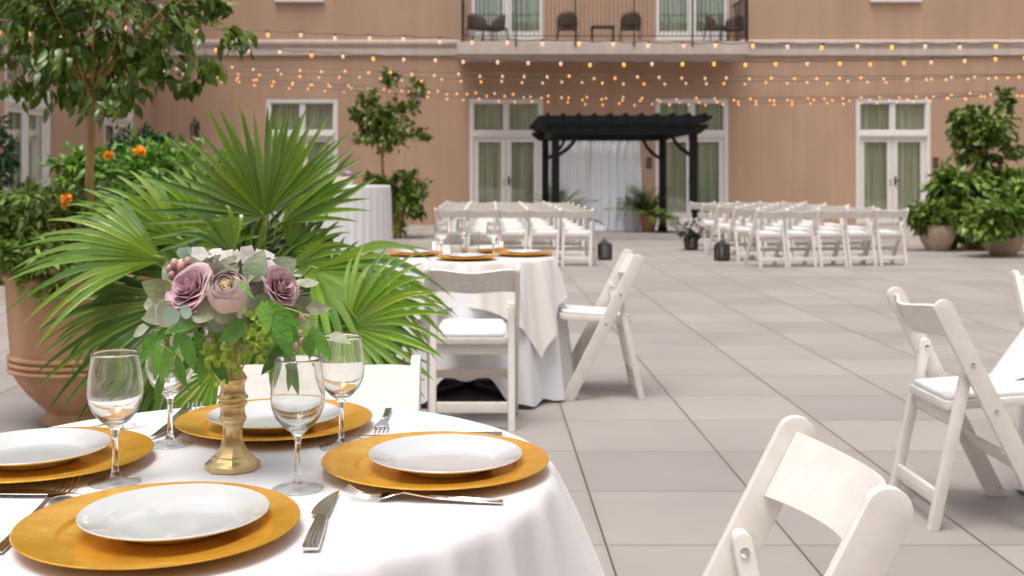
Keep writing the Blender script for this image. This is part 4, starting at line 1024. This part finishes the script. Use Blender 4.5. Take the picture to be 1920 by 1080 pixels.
shrub('underplanting_shrub', 'bushy shrub at the foot of the slender potted tree', 'shrub', 'tree2', (bx + .02, Y0 - .05, .6),
      [(762, 372, Y0 - .3, .42, .38, 44, 24), (730, 350, Y0 - .2, .25, .25, 16, 20), (700, 345, Y0 - .2, .2, .18, 12, 16), (765, 340, Y0 - .3, .2, .2, 14, 18), (745, 430, Y0 - .5, .14, .12, 5, 8)], .15, .06)
# right hand planters
bowl((1757 - VX) * 18.0 / F, 18.0, .30, .42, 'smaller pale bowl planter beside the last chair row')
bowl((1880 - VX) * 16.9 / F, 16.9, .34, .40, 'pale bowl planter nearest the right picture edge')
ubx, uby = (1832 - VX) * 18.6 / F, 18.6
o = thing('tall_planter', (ubx, uby, 0), 0, 'tall terracotta urn half hidden in leaves at right', 'planter')
MB().lathe([(.001, 0), (.2, 0), (.2, .05), (.17, .08), (.28, .25), (.33, .42), (.34, .75), (.37, .78), (.37, .84), (.32, .84), (.30, .78), (.001, .77)], 36).build('pot', M['terracotta'], o, smooth=True, auto=R_(40))
o = thing('potted_tree', (ubx, uby, .77), 0, 'round crowned potted tree rising from the urn at right', 'tree'); L0 = Vector((ubx, uby, .77))
m = MB(); limbs(m, P(1838, 400, uby) - L0 - Vector((0, 0, .1)), P(1840, 305, uby) - L0, P(1845, 245, uby) - L0, (.45, .4, .4), 7, .03, 8); m.build('trunk', M['bark'], o, smooth=True)
m = MB()
for i, (px, py, rx, rz, cl, per) in enumerate([(1842, 245, .50, .38, 56, 26), (1880, 190, .13, .22, 12, 18), (1815, 215, .28, .22, 16, 18), (1835, 290, .42, .18, 20, 20), (1900, 280, .18, .14, 9, 14), (1795, 240, .14, .25, 9, 14), (1860, 320, .4, .14, 14, 14)]):
    foliage(m, P(px, py, uby) - L0, (rx, rx, rz), cl, per, .12, .065, .05, .28, i + 70, .35, 3, 0, .3)
m.build('crown', M['tree2'], o, smooth=True)
shrub('leafy_shrub', 'big leafy shrub behind the two pale bowls at right', 'shrub', 'shrub', (ubx - .2, uby - .3, .5),
      [(1790, 350, 18.4, .45, .28, 44, 22), (1880, 350, 18.2, .42, .25, 40, 22), (1850, 400, 18.0, .5, .3, 30, 22), (1800, 410, 18.2, .45, .35, 36, 22)], .20, .09, grp='shrubs at right')
shrub('leafy_shrub', 'green shrub spilling from the smaller pale bowl', 'shrub', 'tree2', ((1757 - VX) * 18.0 / F, 18.0, .38),
      [(1755, 400, 17.9, .40, .18, 36, 22), (1725, 410, 17.9, .2, .14, 12, 18)], .16, .06, grp='shrubs at right')
shrub('leafy_shrub', 'bright broad leaved shrub spilling from the bowl nearest the edge', 'shrub', 'shrub', ((1880 - VX) * 16.9 / F, 16.9, .36),
      [(1880, 400, 16.6, .42, .25, 34, 16), (1850, 425, 16.5, .3, .18, 20, 14), (1905, 370, 16.8, .3, .25, 22, 14)], .19, .10, grp='shrubs at right')

# ------------------------------------------------------------------ fan palm
def fan(mb, hub, u, n, R, spread, nseg, droop=.16, seed=0, fuse=.48, cup=.12):
    nseg = int(nseg * .74); rnd = random.Random(seed); u = Vector(u).normalized(); n = Vector(n); n = (n - u * n.dot(u)).normalized(); s = u.cross(n)
    da = 2 * spread / nseg; rs = [.02, .12, .25, fuse, .57, .66, .77, .87, .95, 1.0]
    for k in range(nseg):
        a = -spread + da * (k + .5) + rnd.uniform(-.1, .1) * da; L = R * (.84 + .16 * math.cos(a * .8)) * rnd.uniform(.90, 1.05)
        dirv = u * math.cos(a) + s * math.sin(a); sd = (-u * math.sin(a) + s * math.cos(a)); dp = droop * rnd.uniform(.5, 1.6); tw = rnd.uniform(-.3, .3); split = rnd.uniform(.9, 1.0)
        wf = fuse * L * math.tan(da / 2) * 1.04; vs = []; fs = []; lat = rnd.uniform(-.05, .05)
        for r in rs:
            w_ = r * L * math.tan(da / 2) * 1.04 if r <= fuse else wf * max(.02, ((1 - r) / (1 - fuse)) ** .62) * 1.02
            c = Vector(hub) + dirv * r * L + n * (cup * R * math.sin(r * 2.2) - .04 * R) + sd * lat * L * max(0, r - fuse) ** 1.5
            c.z -= dp * R * max(0, r - .25) ** 2.2 * 1.3
            nn = (n + sd * tw * max(0, r - fuse) * 2).normalized(); ss = sd
            fd = .55 if r < fuse else .4
            vs += [c - ss * w_ + nn * fd * w_, c - nn * fd * w_ * .5, c + ss * w_ + nn * fd * w_]
        for i in range(len(rs) - 1):
            b_ = i * 3; fs += [(b_, b_ + 1, b_ + 4, b_ + 3), (b_ + 1, b_ + 2, b_ + 5, b_ + 4)]
        mb.add(vs, fs)
pbase = Vector(((450 - VX) * 4.15 / F, 4.15, 0))
pot = thing('palm_pot', pbase, 0, 'terracotta pot hidden under the big fan palm', 'planter')
MB().lathe([(.001, 0), (.17, 0), (.18, .02), (.23, .36), (.26, .37), (.265, .43), (.235, .43), (.22, .38), (.001, .375)], 40).build('pot', M['terracotta'], pot, smooth=True, auto=R_(40))
pal = thing('fan_palm', pbase + Vector((0, 0, .375)), 0, 'large fan palm spreading its fronds behind the near table', 'palm')
PO = pbase + Vector((0, 0, .375))
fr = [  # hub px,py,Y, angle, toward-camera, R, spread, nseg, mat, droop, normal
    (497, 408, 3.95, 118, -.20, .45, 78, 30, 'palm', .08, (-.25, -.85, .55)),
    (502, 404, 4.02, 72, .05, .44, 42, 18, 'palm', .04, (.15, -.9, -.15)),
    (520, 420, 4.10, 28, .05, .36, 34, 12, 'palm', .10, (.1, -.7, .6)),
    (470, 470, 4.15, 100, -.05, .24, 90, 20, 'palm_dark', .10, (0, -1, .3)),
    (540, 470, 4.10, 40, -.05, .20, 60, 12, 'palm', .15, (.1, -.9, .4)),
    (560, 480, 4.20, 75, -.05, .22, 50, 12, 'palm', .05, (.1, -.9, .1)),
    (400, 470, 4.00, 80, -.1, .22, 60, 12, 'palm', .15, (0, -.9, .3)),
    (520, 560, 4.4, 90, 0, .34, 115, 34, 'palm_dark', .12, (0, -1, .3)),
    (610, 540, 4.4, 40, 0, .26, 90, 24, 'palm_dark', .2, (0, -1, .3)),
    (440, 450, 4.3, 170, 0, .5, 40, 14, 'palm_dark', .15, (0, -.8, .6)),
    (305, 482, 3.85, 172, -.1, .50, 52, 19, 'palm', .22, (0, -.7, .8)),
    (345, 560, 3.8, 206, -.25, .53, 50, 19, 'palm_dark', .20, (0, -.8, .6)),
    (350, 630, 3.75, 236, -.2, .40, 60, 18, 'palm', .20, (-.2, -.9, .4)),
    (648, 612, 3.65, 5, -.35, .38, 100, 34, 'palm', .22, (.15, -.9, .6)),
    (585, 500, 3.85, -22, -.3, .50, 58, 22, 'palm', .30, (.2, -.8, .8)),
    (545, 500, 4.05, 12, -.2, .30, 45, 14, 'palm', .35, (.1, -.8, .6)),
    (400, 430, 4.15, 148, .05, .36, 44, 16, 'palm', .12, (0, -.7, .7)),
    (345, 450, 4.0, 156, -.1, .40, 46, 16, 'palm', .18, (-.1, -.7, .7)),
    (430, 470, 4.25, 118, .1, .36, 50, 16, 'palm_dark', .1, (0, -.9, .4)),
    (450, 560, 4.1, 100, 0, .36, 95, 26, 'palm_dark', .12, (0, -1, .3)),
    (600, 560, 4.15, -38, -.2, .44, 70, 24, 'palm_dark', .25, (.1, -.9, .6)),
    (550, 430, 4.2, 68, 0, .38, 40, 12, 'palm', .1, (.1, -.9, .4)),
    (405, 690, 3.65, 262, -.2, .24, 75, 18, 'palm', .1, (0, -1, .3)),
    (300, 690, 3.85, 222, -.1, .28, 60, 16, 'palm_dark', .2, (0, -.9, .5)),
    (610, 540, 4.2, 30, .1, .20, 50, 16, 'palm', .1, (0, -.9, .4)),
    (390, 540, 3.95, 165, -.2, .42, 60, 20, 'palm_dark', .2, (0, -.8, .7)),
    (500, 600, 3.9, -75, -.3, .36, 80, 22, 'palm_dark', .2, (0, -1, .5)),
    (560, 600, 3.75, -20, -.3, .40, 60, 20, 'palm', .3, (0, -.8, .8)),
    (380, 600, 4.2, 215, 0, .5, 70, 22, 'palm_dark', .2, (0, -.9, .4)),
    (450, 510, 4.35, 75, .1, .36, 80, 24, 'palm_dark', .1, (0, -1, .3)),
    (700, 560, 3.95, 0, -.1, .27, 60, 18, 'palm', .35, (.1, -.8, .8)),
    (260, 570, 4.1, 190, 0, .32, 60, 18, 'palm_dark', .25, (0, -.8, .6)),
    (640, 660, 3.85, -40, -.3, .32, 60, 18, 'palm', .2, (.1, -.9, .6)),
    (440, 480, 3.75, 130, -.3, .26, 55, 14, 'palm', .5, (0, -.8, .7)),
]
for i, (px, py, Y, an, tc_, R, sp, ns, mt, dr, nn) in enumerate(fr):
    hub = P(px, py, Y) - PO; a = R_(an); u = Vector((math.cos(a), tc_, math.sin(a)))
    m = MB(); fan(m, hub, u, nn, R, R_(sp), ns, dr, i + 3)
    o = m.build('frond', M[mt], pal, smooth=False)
    m = MB(); b_ = Vector((random.uniform(-.05, .05), random.uniform(-.05, .05), 0)); mid = b_.lerp(hub, .5) + Vector((0, .03, .10)); m.tube([b_, mid, hub, hub + u.normalized() * .03], [.010, .007, .005, .003], 7); m.build('stalk', M['stalk'], o, smooth=True)

# potted palms by the pergola
def small_palm(px, Y, lab, n=26, L=.62, seed=0):
    x = (px - VX) * Y / F
    p = thing('palm_pot', (x, Y, 0), 0, 'terracotta pot of the ' + lab, 'planter', 'pots of the arching palms')
    MB().lathe([(.001, 0), (.13, 0), (.19, .34), (.21, .35), (.21, .39), (.18, .39), (.17, .35), (.001, .35)], 30).build('pot', M['terracotta'], p, smooth=True, auto=R_(40))
    o = thing('arching_palm', (x, Y, .35), 0, lab, 'palm', 'arching palms beside the pergola'); rnd = random.Random(seed)
    for i in range(n):
        a = 2 * math.pi * i / n + rnd.uniform(-.2, .2); el = rnd.uniform(.25, 1.35); LL = L * rnd.uniform(.8, 1.15); m = MB(); pts = []
        for k in range(9):
            f = k / 8; r = LL * (f * math.cos(el) + .12 * f * f); z = LL * (f * math.sin(el) - .38 * f * f * (1.2 - math.sin(el) * .6)); pts.append(Vector((math.cos(a) * r, math.sin(a) * r, z)))
        for k in range(2, 9):
            d = (pts[k] - pts[k - 1]).normalized(); sd = d.cross(Vector((0, 0, 1))).normalized()
            for sg in (-1, 1):
                m.leaf(pts[k], d * .7 + sd * sg * .8, Vector((0, 0, 1)), .22 * (1 - .4 * k / 8), .036, .2, .35, 3); m.leaf(pts[k].lerp(pts[k - 1], .5), d * .7 + sd * sg * .8, Vector((0, 0, 1)), .21, .034, .2, .35, 3)
        m.tube(pts, [.006 * (1 - .08 * k) for k in range(9)], 5); m.build('frond', M['tree2'], o)
small_palm(1216, 24.36, 'arching palm right of the white curtain', 44, .86, 2)
small_palm(1046, 24.1, 'arching palm left of the curtain behind the chairs', 34, .86, 6)

# ------------------------------------------------------------------ lanterns on the floor
def floor_lantern(x, y, lab, candle=True, h=.33):
    t = thing('floor_lantern', (x, y, 0), R_(8), lab, 'lantern', 'black lanterns along the aisle'); w_ = .075
    m = MB(); m.box(-w_ - .01, -w_ - .01, 0, w_ + .01, w_ + .01, .04); m.box(-w_ - .008, -w_ - .008, h * .66, w_ + .008, w_ + .008, h * .66 + .015)
    for sx in (-1, 1):
        for sy in (-1, 1): m.box(sx * w_ - .013, sy * w_ - .013, .025, sx * w_ + .013, sy * w_ + .013, h * .66)
    m.build('cage', M['iron'], t)
    if candle:
        MB().lathe([(.118, h * .66 + .015), (.05, h * .83), (.03, h * .85), (.028, h * .88), (.001, h * .9)], 4, rot=R_(45)).build('roof', M['iron'], t)
        pts = [Vector((.022 * math.sin(a_), 0, h * .93 - .022 * math.cos(a_))) for a_ in [2 * math.pi * i / 12 for i in range(13)]]; MB().tube(pts, .004, 5).build('ring', M['iron'], t)
    MB().box(-w_ + .004, -w_ + .004, .026, w_ - .004, w_ - .004, h * .655).build('glass_box', M['lantern_glass'], t)
    MB().lathe([(.001, .027), (.035, .027), (.035, .13), (.001, .135)], 16).build('candle', M['candle'], t)
    return t
floor_lantern(1.71, 15.95, 'black candle lantern at the left side of the aisle')
floor_lantern(3.36, 15.75, 'black candle lantern at the right side of the aisle')
floor_lantern((1296 - VX) * 18.1 / F, 18.1, 'black lantern carrying a bunch of white flowers', False, .32)
lx = (1296 - VX) * 18.1 / F
t = thing('flower_bunch', (lx, 18.1, .23), 0, 'bunch of white flowers sitting on the farther aisle lantern', 'flowers')
m = MB(); foliage(m, (0, 0, .10), (.20, .18, .12), 22, 12, .11, .03, .1, .3, 5, .4, 3, 0, .2); m.build('greenery', M['darkleaf'], t)
m = MB(); rnd = random.Random(4)
for i in range(44):
    c_ = Vector((rnd.uniform(-.17, .17), rnd.uniform(-.19, .02), rnd.uniform(.10, .28)))
    for k in range(6): m.leaf(c_, Vector((rnd.uniform(-1, 1), rnd.uniform(-1, .4), rnd.uniform(-1, 1))), Vector((0, -1, .4)), .05, .04, .2, .1, 3, 1)
m.build('white_flowers', M['whitepetal'], t)
